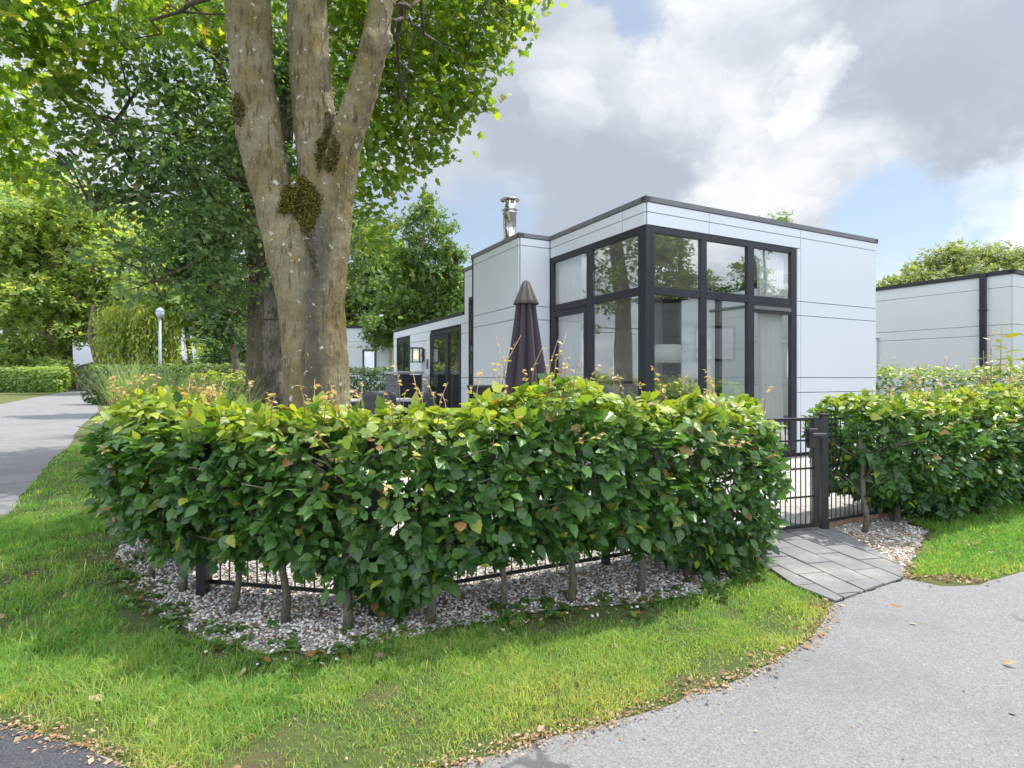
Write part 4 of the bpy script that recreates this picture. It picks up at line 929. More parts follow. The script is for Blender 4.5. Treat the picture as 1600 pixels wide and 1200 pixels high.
    if shoots:
        ss_ = list(rng.uniform(.02, .98, shoots)*L)+[t*L for t, _ in tips]; hs = [None]*shoots+[h for _, h in tips]
        cc, nn_, dd_ = frame(np.array(ss_))
        for i in range(len(ss_)):
            tz = z1+.05*float(sn(np.array([ss_[i]]), np.array([0.]), 4.3, 1.1)[0])+(float(topfun(np.array([ss_[i]/L]))[0]) if topfun is not None else 0)
            o = random.uniform(-.9, .9)*hw; hgt = hs[i] or random.choice([.06, .08, .1, .13, .16])*random.uniform(.8, 1.2)
            b = Vector((cc[i][0]+nn_[i][0]*o, cc[i][1]+nn_[i][1]*o, tz-.05))-Vector(O); a = random.uniform(0, 6.283); l = hgt*random.uniform(.2, .55)
            if random.random() < .22 and hs[i] is None:     # some stick out sideways from the face
                b.z -= random.uniform(.1, .35)*(z1-z0); o2 = hw*.95*(-1 if random.random() < .8 else 1)
                b.x = cc[i][0]+nn_[i][0]*o2-O[0]; b.y = cc[i][1]+nn_[i][1]*o2-O[1]; sg = math.copysign(1, o2)
                d1 = Vector((nn_[i][0]*sg, nn_[i][1]*sg, .3))+Vector((random.uniform(-.6, .6), random.uniform(-.3, .3), random.uniform(-.2, .3))); pts = [b, b+d1*hgt*.6, b+d1*hgt+Vector((0, 0, .02))]
            else: pts = [b, b+Vector((math.cos(a)*l*.3, math.sin(a)*l*.3, .05+hgt*.5)), b+Vector((math.cos(a)*l, math.sin(a)*l, .05+hgt))]
            mb = MB(); mb.tube(pts, [.0026, .002, .0011], 5)
            for q in range(random.randint(4, 9)):
                t = random.uniform(.35, 1.0); k = 0 if t < .5 else 1; u_ = (t-.5*k)*2
                p = pts[k].lerp(pts[k+1], u_); aa = random.uniform(0, 6.283)
                z_ = Vector((random.gauss(0, .5), random.gauss(0, .5), 1)).normalized(); y_ = Vector((math.cos(aa), math.sin(aa), random.uniform(-.2, .7))); y_ = (y_-z_*y_.dot(z_)).normalized(); x_ = y_.cross(z_)
                l_ = random.uniform(.020, .043)*size/.08
                mb.add([p+(x_*v[0]+y_*v[1]+z_*v[2]*2)*l_ for v in OVATE[0]], OVATE[1].tolist(), 1 if random.random() < .62 else 2)
            mb.build('shoot', [M['twig'], M['shoot_leaf'], M['shoot_green']], root)
    return root
fs = [G(535, 995), G(435, 985), G(350, 968), G(272, 935), G(222, 912), G(785, 962), G(895, 950), G(1005, 935), G(1080, 910), G(1145, 885), G(668, 985)]
fl = [(0, .0), (.02, .0), (.13, .08), (.05, .05), (0, .1), (0, 0), (0, 0), (.01, .02), (.02, .0), (.05, 0), (.0, .02)]
front_path = [(-2.75, 4.7), (-2.42, 3.95), (-2.05, 3.30), (-1.72, 2.93), (-1.32, 2.72), (-.78, 2.58), (-.05, 2.72), (.45, 2.90), (.85, 3.08), (1.2, 3.32), (1.42, 3.60)]
def front_top(t):
    return .09*np.exp(-((t-.72)/.06)**2)-.03*np.exp(-((t-.52)/.09)**2)+.02*np.exp(-((t-.88)/.03)**2)
def front_bot(t):     # hangs lower at the convex corner and at the gate end
    return .055*np.exp(-((t-.40)/.13)**2)-.11*np.exp(-((t-.60)/.045)**2)+.05*np.exp(-((t-.74)/.06)**2)-.22*np.clip((t-.84)/.08, 0, 1)
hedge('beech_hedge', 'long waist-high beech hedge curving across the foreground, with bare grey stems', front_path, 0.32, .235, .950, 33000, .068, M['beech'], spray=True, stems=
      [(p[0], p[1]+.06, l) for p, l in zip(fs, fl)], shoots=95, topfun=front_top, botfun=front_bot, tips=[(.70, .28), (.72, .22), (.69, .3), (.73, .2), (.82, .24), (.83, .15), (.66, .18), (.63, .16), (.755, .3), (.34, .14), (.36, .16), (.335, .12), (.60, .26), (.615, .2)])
right_path = [(2.47, 4.18), (3.0, 4.42), (3.8, 4.86), (4.9, 5.45), (6.6, 6.3)]
hedge('beech_hedge', 'waist-high beech hedge right of the garden gate beside the bright lawn', right_path, .42, .22, .925, 29000, .064, M['beech'], spray=True, stems=[(2.5, 4.0, (-.03, .02)), (2.92, 4.3, (0, 0)), (3.5, 4.6, (0, 0)), (4.2, 5.0, (0, 0))], shoots=60, topfun=lambda t: .09*t, botfun=lambda t: -.19*np.clip((t-.05)/.10, 0, 1), young_lit_top=.85)
hedge('beech_hedge', 'taller clipped hedge with yellow tips in front of the right white chalet', [(6.05, 9.75), (8.2, 9.3), (9.8, 8.9), (12, 9.3)], .5, .1, 1.27, 12000, .08, M['beech'], (), 50, T=RHOMB, young_lit_top=1.0, dead=.05)
hedge('clipped_hedge', 'dark clipped hedge below the distant white chalet front', [(-7.2, 18.2), (-3.6, 18.2)], .5, .05, 1.42, 6500, .11, M['darkhedge'], (), 0, T=RHOMB, lumps=.05, young_lit_top=.25)
hedge('clipped_hedge', 'long flat-topped clipped hedge behind the ornamental grass', [(-17.5, 23.5), (-12.5, 22.0), (-8.3, 19.5)], .6, .05, 1.60, 9000, .16, M['darkhedge'], (), 0, T=RHOMB, lumps=.05, young_lit_top=.8)
hedge('clipped_hedge', 'square clipped hedge across the lane at the left edge', [(-41, 42.5), (-33.4, 42.0)], .9, .0, 1.86, 9000, .26, M['farleaf'], (), 0, T=RHOMB, lumps=.05, young_lit_top=.3)
hedge('clipped_hedge', 'small dark low hedge at the end of the lane', [(-40, 56), (-33.2, 56)], 1.2, .0, 1.3, 2600, .35, M['darkhedge'], (), 0, T=RHOMB, lumps=.1, young_lit_top=.2)
hedge('shrub', 'low yellow-tipped shrub between the ornamental grass and the tree trunks', [PX(305, 0, 11)[:2], PX(395, 0, 11)[:2]], .4, .0, 1.17, 2600, .09, M['beech'], (), 12, T=RHOMB, lumps=.25, young_lit_top=1.3)

# ornamental grass clump
def grass_clump(name, label, c, n, L, spread, mat_):
    V = []; f = []; cc = []; K = 7; o = 0
    for i in range(n):
        a = rng.uniform(0, 2*np.pi); l = L*rng.uniform(.6, 1.15); bend = rng.uniform(.3, 1.35); ro = rng.uniform(0, spread); a2 = rng.uniform(0, 6.28)
        p = np.array([ro*np.cos(a2), ro*np.sin(a2), 0]); el = np.pi/2-rng.uniform(.02, .35); w_ = rng.uniform(.004, .008); s = np.array([-np.sin(a), np.cos(a), 0]); rr = rng.uniform(0, 1)
        for k in range(K):
            ww = w_*(1-(k/(K-1))**2*.9); V += [p-s*ww, p+s*ww]; cc += [(rr, .25*k/K+.1*rr, 0)]*2
            if k: f.append((o+2*k-2, o+2*k-1, o+2*k+1, o+2*k))
            p = p+np.array([np.cos(a)*np.cos(el), np.sin(a)*np.cos(el), np.sin(el)])*l/(K-1); el -= bend*1.5/(K-1)*(k/3+.2)
        o += 2*K
    r = npmesh(name, np.array(V), np.array(f).reshape(-1), np.full(len(f), 4), mat_, col=np.array(cc)); r.location = c
    return tag(r, label, 'ornamental grass', 'ornamental grass clumps')
M['ograss'] = leafmat('ornamental_grass', (.16, .27, .10), (.30, .40, .17), (.38, .42, .20), trans=.35, rough=.5)
for i, (px, d, n, L, lb) in enumerate(((250, 8.3, 900, 1.38, 'largest arching ornamental grass clump behind the left hedge'), (330, 6.6, 700, 1.18, 'arching ornamental grass clump nearest the big tree trunk'), (205, 11, 650, 1.5, 'farther pale ornamental grass clump beside the lane'))):
    p = PX(px, 0, d); grass_clump('ornamental_grass', lb, (p[0], p[1], 0), n, L, .35, M['ograss'])

# ------------------------------------------------------------------ trees
def crown(name, T, blobs, n, size, mat_, parent, O, per=14, cr=.28, young=.15, squash=.8, droop=.35, up=.8, shell=.45, bias=0.0):
    B = np.array(blobs, float); wgt = B[:, 3]**2; wgt /= wgt.sum(); nc = max(1, n//per)
    bi = rng.choice(len(B), nc, p=wgt); u = unit(rng.normal(0, 1, (nc, 3))); rad = rng.uniform(0, 1, nc)**shell
    cc = B[bi, :3]+u*(rad*B[bi, 3])[:, None]*np.array([1, 1, squash])
    crs = cr*rng.uniform(.6, 1.3, nc)
    idx = np.repeat(np.arange(nc), per); N = len(idx)
    pos = cc[idx]+rng.normal(0, .5, (N, 3))*crs[idx][:, None]*np.array([1, 1, .6])
    cn = rng.normal(0, .45, (nc, 3))+np.array([0, 0, up])+u*.35
    nrm = cn[idx]+rng.normal(0, .34, (N, 3))
    tip = u[idx]*.6+rng.normal(0, .6, (N, 3))+np.array([0, 0, -droop])
    cl = rng.normal(0, .22, nc)[idx]
    col = np.stack([np.clip(rng.normal(.45+bias, .22, N)+cl, 0, 1), np.clip((rng.uniform(0, 1, N) < young)*rng.uniform(.2, 1, N)+np.maximum(0, cl-.2)*.5, 0, 1), (rng.uniform(0, 1, N) < .004)*.7], 1)
    return leaves(name, T, pos-np.array(O), nrm, tip, rng.uniform(size*.65, size*1.2, N), col, mat_, parent), cc
def curve_pts(a, b, n=6, sag=.1, jit=.06):
    a, b = Vector(a), Vector(b); L = (b-a).length; out = []
    for i in range(n+1):
        t = i/n; p = a.lerp(b, t); p.z += math.sin(math.pi*t)*sag*L
        if 0 < i < n: p += Vector((random.gauss(0, jit), random.gauss(0, jit), random.gauss(0, jit)))*L*.5
        out.append(p)
    return out
def tree(name, label, base, trunk, blobs, n, size, mat_, barkm, T=TUFT, per=14, cr=.3, group=None, cat='tree', br=.35, **kw):
    """trunk: list of polylines [(x,y,z,r)...] in world space"""
    root = thing(name, label, cat, base, 0, group); O = Vector(base)
    mb = MB()
    for line in trunk: mb.tube([Vector(p[:3])-O for p in line], [p[3] for p in line], 10, wob=.05)
    mb.build('trunk', barkm, root)
    fo, cc = crown('crown', T, blobs, n, size, mat_, root, O, per, cr, **kw)
    bm_ = MB(); ends = [Vector(l[-1][:3]) for l in trunk]; allp = [Vector(p[:3]) for l in trunk for p in l[len(l)//3:]]
    for b in blobs:
        c = Vector(b[:3]); src = min(allp, key=lambda q: (q-c).length+max(0, q.z-c.z)*1.5); r0 = min(.05, .022*b[3]+.012)*br/.35
        bm_.tube([p-O for p in curve_pts(src, c, 5, .06)], [r0*(1-.13*i) for i in range(6)], 6)
        for q in range(5):
            e = c+Vector((random.gauss(0, .5), random.gauss(0, .5), random.gauss(0, .4)))*b[3]
            bm_.tube([p-O for p in curve_pts(c.lerp(src, .15*q), e, 3, .05)], [r0*.5, r0*.38, r0*.25, r0*.1], 5)
    bm_.build('branches', barkm, root)
    return root

# the big pale-barked tree in the foreground: three limbs fused into one trunk
TD = 4.8; tbase = PX(496, 590, TD); tO = Vector((tbase[0], tbase[1], 0))
root = thing('sycamore_tree', 'large pale-barked tree with three limbs and mossy fork behind the hedge', 'tree', tO)
def limb(pts):   # (px, py, width px, depth)
    out = []; 
    for px, py, wpx, d in pts: out.append((Vector(PX(px, py, d))-tO, wpx/F*d/2))
    return out
def dens(L, k=4):
    P_, R_ = [], []
    for i in range(len(L)-1):
        p0 = L[max(0, i-1)][0]; p1, r1 = L[i]; p2, r2 = L[i+1]; p3 = L[min(len(L)-1, i+2)][0]
        for j in range(k):
            t = j/k; P_.append(.5*((2*p1)+(-p0+p2)*t+(2*p0-5*p1+4*p2-p3)*t*t+(-p0+3*p1-3*p2+p3)*t**3)); R_.append(r1+(r2-r1)*t)
    P_.append(L[-1][0]); R_.append(L[-1][1]); return P_, R_
LM = limb([(499, 812, 136, TD), (497, 740, 114, TD), (496, 620, 100, TD), (492, 540, 97, TD), (487, 470, 98, TD), (478, 400, 100, TD), (468, 360, 96, TD)])
L1 = limb([(484, 480, 88, TD), (468, 425, 86, TD), (447, 360, 74, TD-.03), (430, 315, 66, TD-.05), (417, 270, 62, TD-.07), (404, 200, 68, TD-.1), (393, 100, 65, TD-.12), (386, 0, 68, TD-.15), (381, -150, 62, TD-.1), (365, -350, 52, TD-.2), (340, -600, 36, TD-.4)])
L2 = limb([(488, 470, 90, TD), (494, 400, 80, TD+.02), (498, 330, 60, TD+.04), (495, 250, 60, TD+.06), (488, 150, 64, TD+.06), (482, 60, 61, TD+.08), (480, -60, 57, TD+.1), (478, -250, 48, TD+.2), (490, -550, 36, TD+.5)])
L3 = limb([(494, 470, 88, TD), (505, 400, 80, TD), (517, 330, 66, TD), (531, 260, 56, TD-.02), (548, 200, 47, TD-.04), (566, 140, 44, TD-.06), (584, 75, 45, TD-.08), (596, 10, 38, TD-.08), (612, -100, 36, TD), (650, -350, 28, TD+.3), (690, -560, 20, TD+.8)])
mb = MB()
for L in (LM, L1, L2, L3): P_, R_ = dens(L); mb.tube(P_, R_, 22)
for a in (0.3, 1.5, 2.6, 3.9, 5.1):   # root flare
    mb.tube([Vector((.20*math.cos(a), .20*math.sin(a), .35)), Vector((.33*math.cos(a), .33*math.sin(a), .08)), Vector((.5*math.cos(a), .5*math.sin(a), -.05))], [.12, .10, .05], 10)
k0 = Vector(PX(598, 62, TD-.1))-tO; mb.tube([k0+Vector((-.05, 0, -.12)), k0+Vector((.03, 0, .0)), k0+Vector((.07, -.02, .05))], [.06, .07, .045], 12)      # cut stub at the elbow
k1 = Vector(PX(577, 48, TD-.2))-tO; mb.tube([k1+Vector((0, .06, -.18)), k1+Vector((0, 0, -.05)), k1+Vector((0.0, -.015, .015))], [.06, .062, .03], 12)
tk = mb.build('trunk', M['bark'], root)
rm = tk.modifiers.new('fuse', 'REMESH'); rm.mode = 'VOXEL'; rm.voxel_size = .018; rm.use_smooth_shade = True
sm = tk.modifiers.new('smooth', 'SMOOTH'); sm.iterations = 7; sm.factor = .6
for nm_, sc_, st_ in (('lumps', .35, .045), ('grain', .09, .020)):
    tx = bpy.data.textures.new('bark_'+nm_, 'CLOUDS'); tx.noise_scale = sc_; tx.noise_depth = 3
    dm = tk.modifiers.new(nm_, 'DISPLACE'); dm.texture = tx; dm.strength = st_; dm.mid_level = .5; dm.texture_coords = 'LOCAL'
bpy.context.view_layer.update()
dg = bpy.context.evaluated_depsgraph_get(); ev = tk.evaluated_get(dg); bvh = BVHTree.FromObject(tk, dg)
# moss pads on the bark: many small tufts sitting on the real surface
def moss(cx_, cy_, shape, n, sz, lift, yel, hue):
    eye = Vector((0, 0, H))-tO; pos = []; nr = []
    for _ in range(n):
        for _try in range(30):
            u_, v_ = rng.uniform(-1.25, 1.25, 2)*1.0; f_ = rng.uniform(.9, 1.12)
            if shape(u_*f_, v_*f_): break
        px, py = cx_[0]+cx_[1]*u_, cy_[0]+cy_[1]*v_
        h = bvh.ray_cast(eye, dirv(px, py))
        if h[0] is not None:
            k = lift*(.3+.7*max(0, 1-(u_*u_+v_*v_)))
            pos.append(h[0]+h[1]*rng.uniform(-.2, 1)*k); nr.append(h[1])
    N = len(pos); pos = np.array([p[:] for p in pos]); nr = np.array([q[:] for q in nr])
    col = np.stack([np.clip(rng.normal(hue, .3, N), 0, 1), (rng.uniform(0, 1, N) < yel)*rng.uniform(0, .8, N), (rng.uniform(0, 1, N) < .05)*.6], 1)
    leaves('moss', RHOMB, pos, nr*.5+rng.normal(0, .6, (N, 3)), nr*.5+np.array([0, 0, -.5])+rng.normal(0, .6, (N, 3)), rng.uniform(sz*.6, sz*1.4, N), col, M['moss'], root)
nz = lambda a, b: .28*math.sin(5*a+3*b)+.2*math.sin(9*b-4*a)
moss((467, 32), (320, 42), lambda a, b: a*a+b*b+nz(a, b)*.4 < 1 and not (b > .3 and a < -.35+(b-.3)*.9), 6000, .015, .06, .4, .5)
moss((484, 18), (385, 38), lambda a, b: abs(a-(b*.5)) < .45*(1-.5*(b+1)/2)+nz(a, b)*.15, 650, .010, .012, .05, .05)
moss((511, 20), (238, 34), lambda a, b: a*a+b*b+nz(a, b)*.6 < .9, 1700, .013, .028, .15, .15)
moss((371, 12), (172, 27), lambda a, b: a*a+b*b+nz(a, b)*.5 < .9, 800, .013, .025, .15, .12)
moss((512, 7), (192, 22), lambda a, b: a*a+b*b < .9, 220, .010, .012, .1, .1)
# branches and crown
bmm = MB()
def wbranch(a, b, r0, n=7, sag=.04):
    pts = curve_pts(a, b, n, sag, .04); bmm.tube([p-tO for p in pts], [r0*(1-.85*i/n) for i in range(n+1)], 8); return pts
for (pa, da, pb, db, r0) in (((606, 20), 4.75, (700, -5), 6.0, .028), ((608, 30), 4.75, (660, 48), 5.6, .018), ((610, 5), 4.75, (640, 10), 5.0, .02), ((480, -60), 4.9, (300, -160), 5.5, .05), ((381, -150), 4.7, (120, 10), 5.6, .05),
                             ((612, -100), 4.8, (800, 20), 8.4, .05), ((640, -300), 5.0, (760, -100), 8.0, .05), ((365, -350), 4.6, (60, -150), 5.0, .05), ((612, -100), 4.8, (690, 130), 8.0, .035), ((612, -80), 4.8, (640, 200), 8.2, .035),
                             ((478, -250), 5.0, (560, 60), 8.0, .05), ((386, -20), 4.65, (210, 60), 6.2, .035), ((381, -150), 4.7, (200, -120), 4.2, .04)):
    pts = wbranch(PX(*pa, da), PX(*pb, db), r0)
    for q in range(6):
        i = random.randint(2, 6); e = pts[i]+Vector((random.gauss(0, .5), random.gauss(0, .5), random.gauss(-.05, .35))); wbranch(pts[i], e, r0*.35, 4)
bmm.build('branches', M['bark_dark'], root)
A = []
for (px, py, d, r) in ((600, 40, 8.0, 1.0), (680, 60, 8.4, 1.05), (755, 30, 8.6, .75), (795, 25, 8.7, .38), (640, 150, 8.2, .85), (705, 140, 8.3, .55), (730, 80, 8.4, .6), (600, 230, 8.2, .6), (660, 235, 8.2, .42), (580, 300, 8.0, .42), (620, 275, 8.0, .35),
                       (690, 190, 8.3, .4), (745, 150, 8.5, .22), (700, 255, 8.2, .18), (570, 130, 8.0, .7), (640, -60, 8.2, 1.2), (760, -60, 8.6, 1.0), (810, -20, 8.8, .4), (590, 360, 7.8, .28), (560, 220, 7.8, .4),
                       (60, 60, 6.6, .8), (150, 20, 6.8, .7), (20, 130, 7.0, .6), (250, -10, 6.5, .7), (330, 20, 6.8, .5), (0, 0, 6.0, .8), (110, 110, 7.2, .5), (-60, 60, 6.0, .7), (420, -20, 6.8, .6), (500, -10, 7.2, .7), (545, 20, 7.4, .6),
                       (30, 200, 7.6, .35), (10, 230, 7.8, .42), (55, 250, 8.0, .4), (-25, 180, 7.4, .5), (0, 165, 7.4, .4), (20, 270, 8.0, .3), (140, 330, 7.4, .14), (215, 345, 7.4, .16), (190, 310, 7.6, .2), (60, 290, 7.8, .3), (120, 215, 7.6, .25)):
    A.append(PX(px, py, d)+(r,))
for (x, y, z, r) in ((-3.6, 3.6, 6.8, 1.3), (-1.0, 6.0, 7.6, 1.3), (-4.8, 4.6, 6.4, 1.2), (-2.4, 2.6, 7.2, 1.1), (-2.6, 5.2, 8.8, 1.4)):
    A.append((x, y, z, r))
crown('crown', MAPLE, A, 18000, .116, M['maple'], root, tO, 9, .30, young=.16, squash=.85, droop=.5, up=.6, shell=.5)

# darker grey-green tree behind it, two trunks
def TP(px, py, d, wpx): return PX(px, py, d)+(wpx/F*d/2,)
b1 = PX(398, 590, 8.4)
B_ = []
for (px, py, d, r) in ((240, 120, 7.6, .75), (330, 90, 8.0, .75), (300, 200, 7.6, .8), (200, 230, 7.4, .7), (130, 180, 7.6, .5), (240, 320, 7.4, .6), (330, 300, 7.8, .7), (150, 290, 7.4, .45), (90, 240, 7.4, .35), (380, 240, 8.6, .7), (380, 370, 8.2, .5), (330, 390, 7.6, .4),
                       (290, 440, 7.2, .26), (225, 400, 7.0, .34), (170, 395, 7.0, .3), (215, 450, 6.8, .2), (250, 470, 6.9, .16), (320, 480, 7.4, .3), (350, 430, 7.6, .42), (360, 520, 7.8, .16), (440, 120, 8.8, .7), (440, 250, 8.8, .6), (430, 340, 8.8, .5), (330, 0, 8.2, .8), (220, 30, 7.6, .6),
                       (540, 300, 9.0, .5), (560, 380, 9.0, .4), (575, 440, 9.2, .3), (545, 450, 9.2, .3), (560, 180, 9.2, .5), (580, 500, 9.4, .14), (600, 340, 9.4, .3), (400, 60, 8.6, .8), (500, 150, 9.2, .8), (480, 40, 9.2, .8), (300, 355, 7.2, .5), (355, 345, 7.6, .5), (270, 250, 7.2, .6), (345, 215, 7.6, .6), (310, 140, 7.8, .6), (365, 460, 8.0, .32), (395, 410, 8.4, .4)):
    B_.append(PX(px, py, d)+(r,))
tree('whitebeam_tree', 'dark grey-green leafed tree just left behind the pale trunk', (b1[0], b1[1], 0),
     [[TP(399, 712, 8.4, 34), TP(398, 590, 8.4, 25), TP(399, 500, 8.4, 24), TP(402, 430, 8.4, 24), TP(395, 330, 8.4, 22), TP(360, 200, 8.2, 18), TP(340, 90, 8.0, 14), TP(330, -50, 8, 9)],
      [TP(402, 450, 8.4, 18), TP(420, 340, 8.7, 16), TP(440, 200, 8.8, 13), TP(450, 60, 9, 8)], [TP(398, 360, 8.4, 14), TP(320, 290, 7.8, 9), TP(230, 300, 7.4, 5), TP(150, 330, 7.2, 2)], [TP(385, 300, 8.3, 12), TP(300, 215, 7.7, 8), TP(180, 190, 7.5, 4)], [TP(400, 410, 8.4, 10), TP(330, 400, 7.6, 6), TP(240, 440, 7.0, 3)]],
     B_, 18000, .098, M['greyleaf'], M['bark_dark'], T=OVATE, per=10, cr=.22, young=.06, droop=.4, up=.6, shell=.55)
b2 = PX(428, 590, 9.4)
tree('poplar_tree', 'mottled tree trunk half hidden directly left of the pale trunk', (b2[0], b2[1], 0),
     [[TP(428, 700, 9.4, 48), TP(428, 590, 9.4, 40), TP(428, 500, 9.4, 36), TP(430, 420, 9.4, 34), TP(440, 280, 9.6, 28), TP(455, 80, 9.8, 20), TP(470, -200, 10, 10)]],
     [PX(440, 100, 9.8)+(1.0,), PX(500, 120, 10)+(1.1,), PX(540, 230, 10)+(.8,), PX(450, -60, 10)+(1.2,), PX(570, 20, 10.3)+(1.0,), PX(400, 0, 9.8)+(.9,), PX(560, 330, 10)+(.5,), PX(420, 230, 9.8)+(.7,)],
     4200, .11, M['greyleaf'], M['bark_mottled'], T=OVATE, per=10, cr=.28, young=.12, bias=.1)
# mid-distance trees
def fartree(label, px, d, ztop, zlow, rad, n, trunk_px, mat_=None, size=None, bark=None, name='tree', lean=0, blobs=None, seed=0, T=TUFT, group='background trees along the lane', extra=(), **kw):
    rs = random.Random(seed+int(px)); x0, y0, _ = PX(px, HY, d)
    if blobs is None:
        blobs = []; nb = 16
        for i in range(nb):
            t = (i+.5)/nb; z = zlow+(ztop-zlow)*t; rr = rad*(1-abs(t-.42)**1.6*1.25)
            a = rs.uniform(0, 6.283); o = rr*rs.uniform(.15, .75)
            blobs.append((x0+lean*(z/ztop)+o*math.cos(a), y0+o*math.sin(a), z, max(.3, rr*rs.uniform(.38, .6))))
    rt = trunk_px/F*d/2
    tr_ = [[(x0, y0, -.05, rt*1.25), (x0+lean*.1, y0, zlow*.5, rt), (x0+lean*.35, y0, zlow*1.05, rt*.85), (x0+lean*.65, y0, (zlow+ztop)*.5, rt*.5), (x0+lean, y0, ztop*.92, rt*.12)]]
    tr_ += [[PX(px_, py_, d)+(r_,) for px_, py_, r_ in l_] for l_ in extra]
    return tree(name, label, (x0, y0, 0), tr_, blobs, n, size or d*.0105, mat_ or M['farleaf'], bark or M['bark_far'], T=T, per=9, cr=size*2.2 if size else d*.022, group=group, **kw)
fartree('slender birch-like tree with thin dark trunk rising behind the wing roof', 662, 21, 9.0, 2.6, 2.3, 9000, 9, M['birch'], size=.16, name='birch_tree', seed=3, young=.12, up=.3,
        blobs=[PX(px, py, 21+dz)+(r,) for px, py, dz, r in ((660, 330, 0, .55), (640, 360, .4, .6), (685, 355, -.3, .6), (650, 395, .2, .75), (690, 395, 0, .6), (625, 400, -.5, .4), (665, 430, 0, .8), (640, 440, .4, .7), (700, 430, 0, .6), (710, 460, .5, .6), (660, 470, 0, .9), (625, 475, -.4, .8), (690, 480, .3, .9), (640, 510, 0, .9), (690, 520, 0, .9), (600, 490, 0, .6), (590, 520, 0, .7), (715, 400, 0, .3), (665, 312, 0, .3), (720, 500, 0, .6), (610, 440, .3, .45))])
fartree('broad light green tree filling the left edge above the lane hedge', 14, 48, 19, 5.6, 7.6, 7500, 16, seed=1, young=.3, bias=.1)
fartree('light green tree with forked pale trunk and leaning limb across the lane', 66, 46, 17, 7.2, 6.2, 7500, 17, bark=M['bark'], extra=[[(66, 575, .5), (72, 545, .42), (90, 510, .33), (112, 478, .24), (140, 430, .1)], [(64, 575, .5), (60, 540, .42), (74, 480, .34), (80, 420, .25), (98, 350, .12)], [(74, 480, .25), (88, 430, .2), (92, 370, .1)]], seed=2, young=.35, lean=.8, bias=.15)
fartree('stout dark trunk tree beside the lane end', 99, 53, 15, 5.4, 6.4, 8000, 26, seed=4, young=.25)
fartree('pale green tree behind the willow, crown above the lane', 165, 50, 16, 5.6, 7.5, 6500, 10, seed=5, young=.4, bias=.2)
fartree('slim bright tree right of the street lamp', 300, 42, 13, 5.4, 4.2, 3800, 8, seed=6, young=.3, lean=-1.5, bias=.15)
fartree('thin leaning tree second right of the street lamp', 325, 40, 12, 5.0, 3.4, 3000, 8, seed=7, young=.25, lean=-2.6)
fartree('ivy-dark leaning tree left of the twin trunks', 376, 18, 8.5, 2.4, 1.6, 4200, 12, M['darkhedge'], seed=8, young=.1, lean=-.9)
fartree('pale green tree beyond the lamp, between the willow and the slim trees', 232, 56, 17, 6.0, 7.0, 5000, 9, seed=9, young=.4, bias=.25)
fartree('far tree peeping behind the pale trunk on the right', 575, 30, 9.5, 2.6, 3.4, 6500, 10, M['birch'], seed=10, young=.2)
fartree('dense tree behind the wing roof, left of the tall block', 712, 27, 6.2, 2.5, 1.9, 5000, 8, M['birch'], seed=11, young=.1)
fartree('small tree closing the view under the crowns', 350, 48, 10, 4.0, 4.4, 2600, 9, seed=12, young=.2)
fartree('treetop just peeking over the roof of the main chalet', 1219, 24, 7.95, 5.2, .85, 1100, 4, M['birch'], size=.16, seed=13, group=None)
fartree('rounded light green tree above the right chalet', 1490, 33, 8.6, 3.6, 4.6, 9500, 14, mat_=M['paleleaf'], size=.26, seed=14, young=.25, bias=.15, group=None,
        blobs=[PX(px, py, 33+dz)+(r,) for px, py, dz, r in ((1490, 410, 0, 1.3), (1450, 420, .5, 1.3), (1420, 440, 0, 1.0), (1395, 450, 0, .7), (1530, 405, 0, 1.2), (1570, 405, .4, 1.1), (1610, 410, 0, 1.4), (1520, 440, -1, 1.6), (1460, 455, -1, 1.6), (1580, 445, -1, 1.6), (1650, 430, 0, 1.8), (1380, 470, 0, 1.2), (1500, 490, 0, 2), (1600, 490, 0, 2), (1430, 490, 0, 1.6))])
# willow: hanging strands
wx, wy, _ = PX(207, HY, 38); ww = thing('willow_tree', 'weeping willow with hanging yellow-green strands beyond the lane', 'tree', (wx, wy, 0))
MB().tube([(-2.6, 0, 0), (-2.3, 0, 2), (-1.5, 0, 4), (0, 0, 5.5)], [.4, .32, .25, .12], 9).tube([(-2.3, 0, 2), (-3, .2, 4), (-2.6, 0, 6)], [.22, .18, .1], 8).build('trunk', M['bark_far'], ww)
lp = []; lt = []; 
for i in range(420):
    a = rng.uniform(0, 6.283); r_ = 2.7*rng.uniform(.2, 1)**.6; zt_ = 6.2-.22*r_**2*.6+rng.uniform(-.6, .4); zb_ = rng.uniform(1.1, 2.6) if rng.uniform() < .75 else 3.2
    for z in np.arange(zb_, zt_, .22): lp.append((r_*np.cos(a)+.25*np.sin(z+i)*.4+.5, r_*np.sin(a)*.8, z)); lt.append((rng.normal(0, .15), rng.normal(0, .15), -1))
lp = np.array(lp)+rng.normal(0, .05, (len(lp), 3)); N = len(lp)
leaves('crown', LANCE, lp, rng.normal(0, 1, (N, 3))+np.array([0, -.4, .2]), np.array(lt), rng.uniform(.28, .5, N), np.stack([rng.uniform(0, 1, N), (rng.uniform(0, 1, N) < .3)*rng.uniform(0, 1, N), np.zeros(N)], 1), M['willow'], ww)
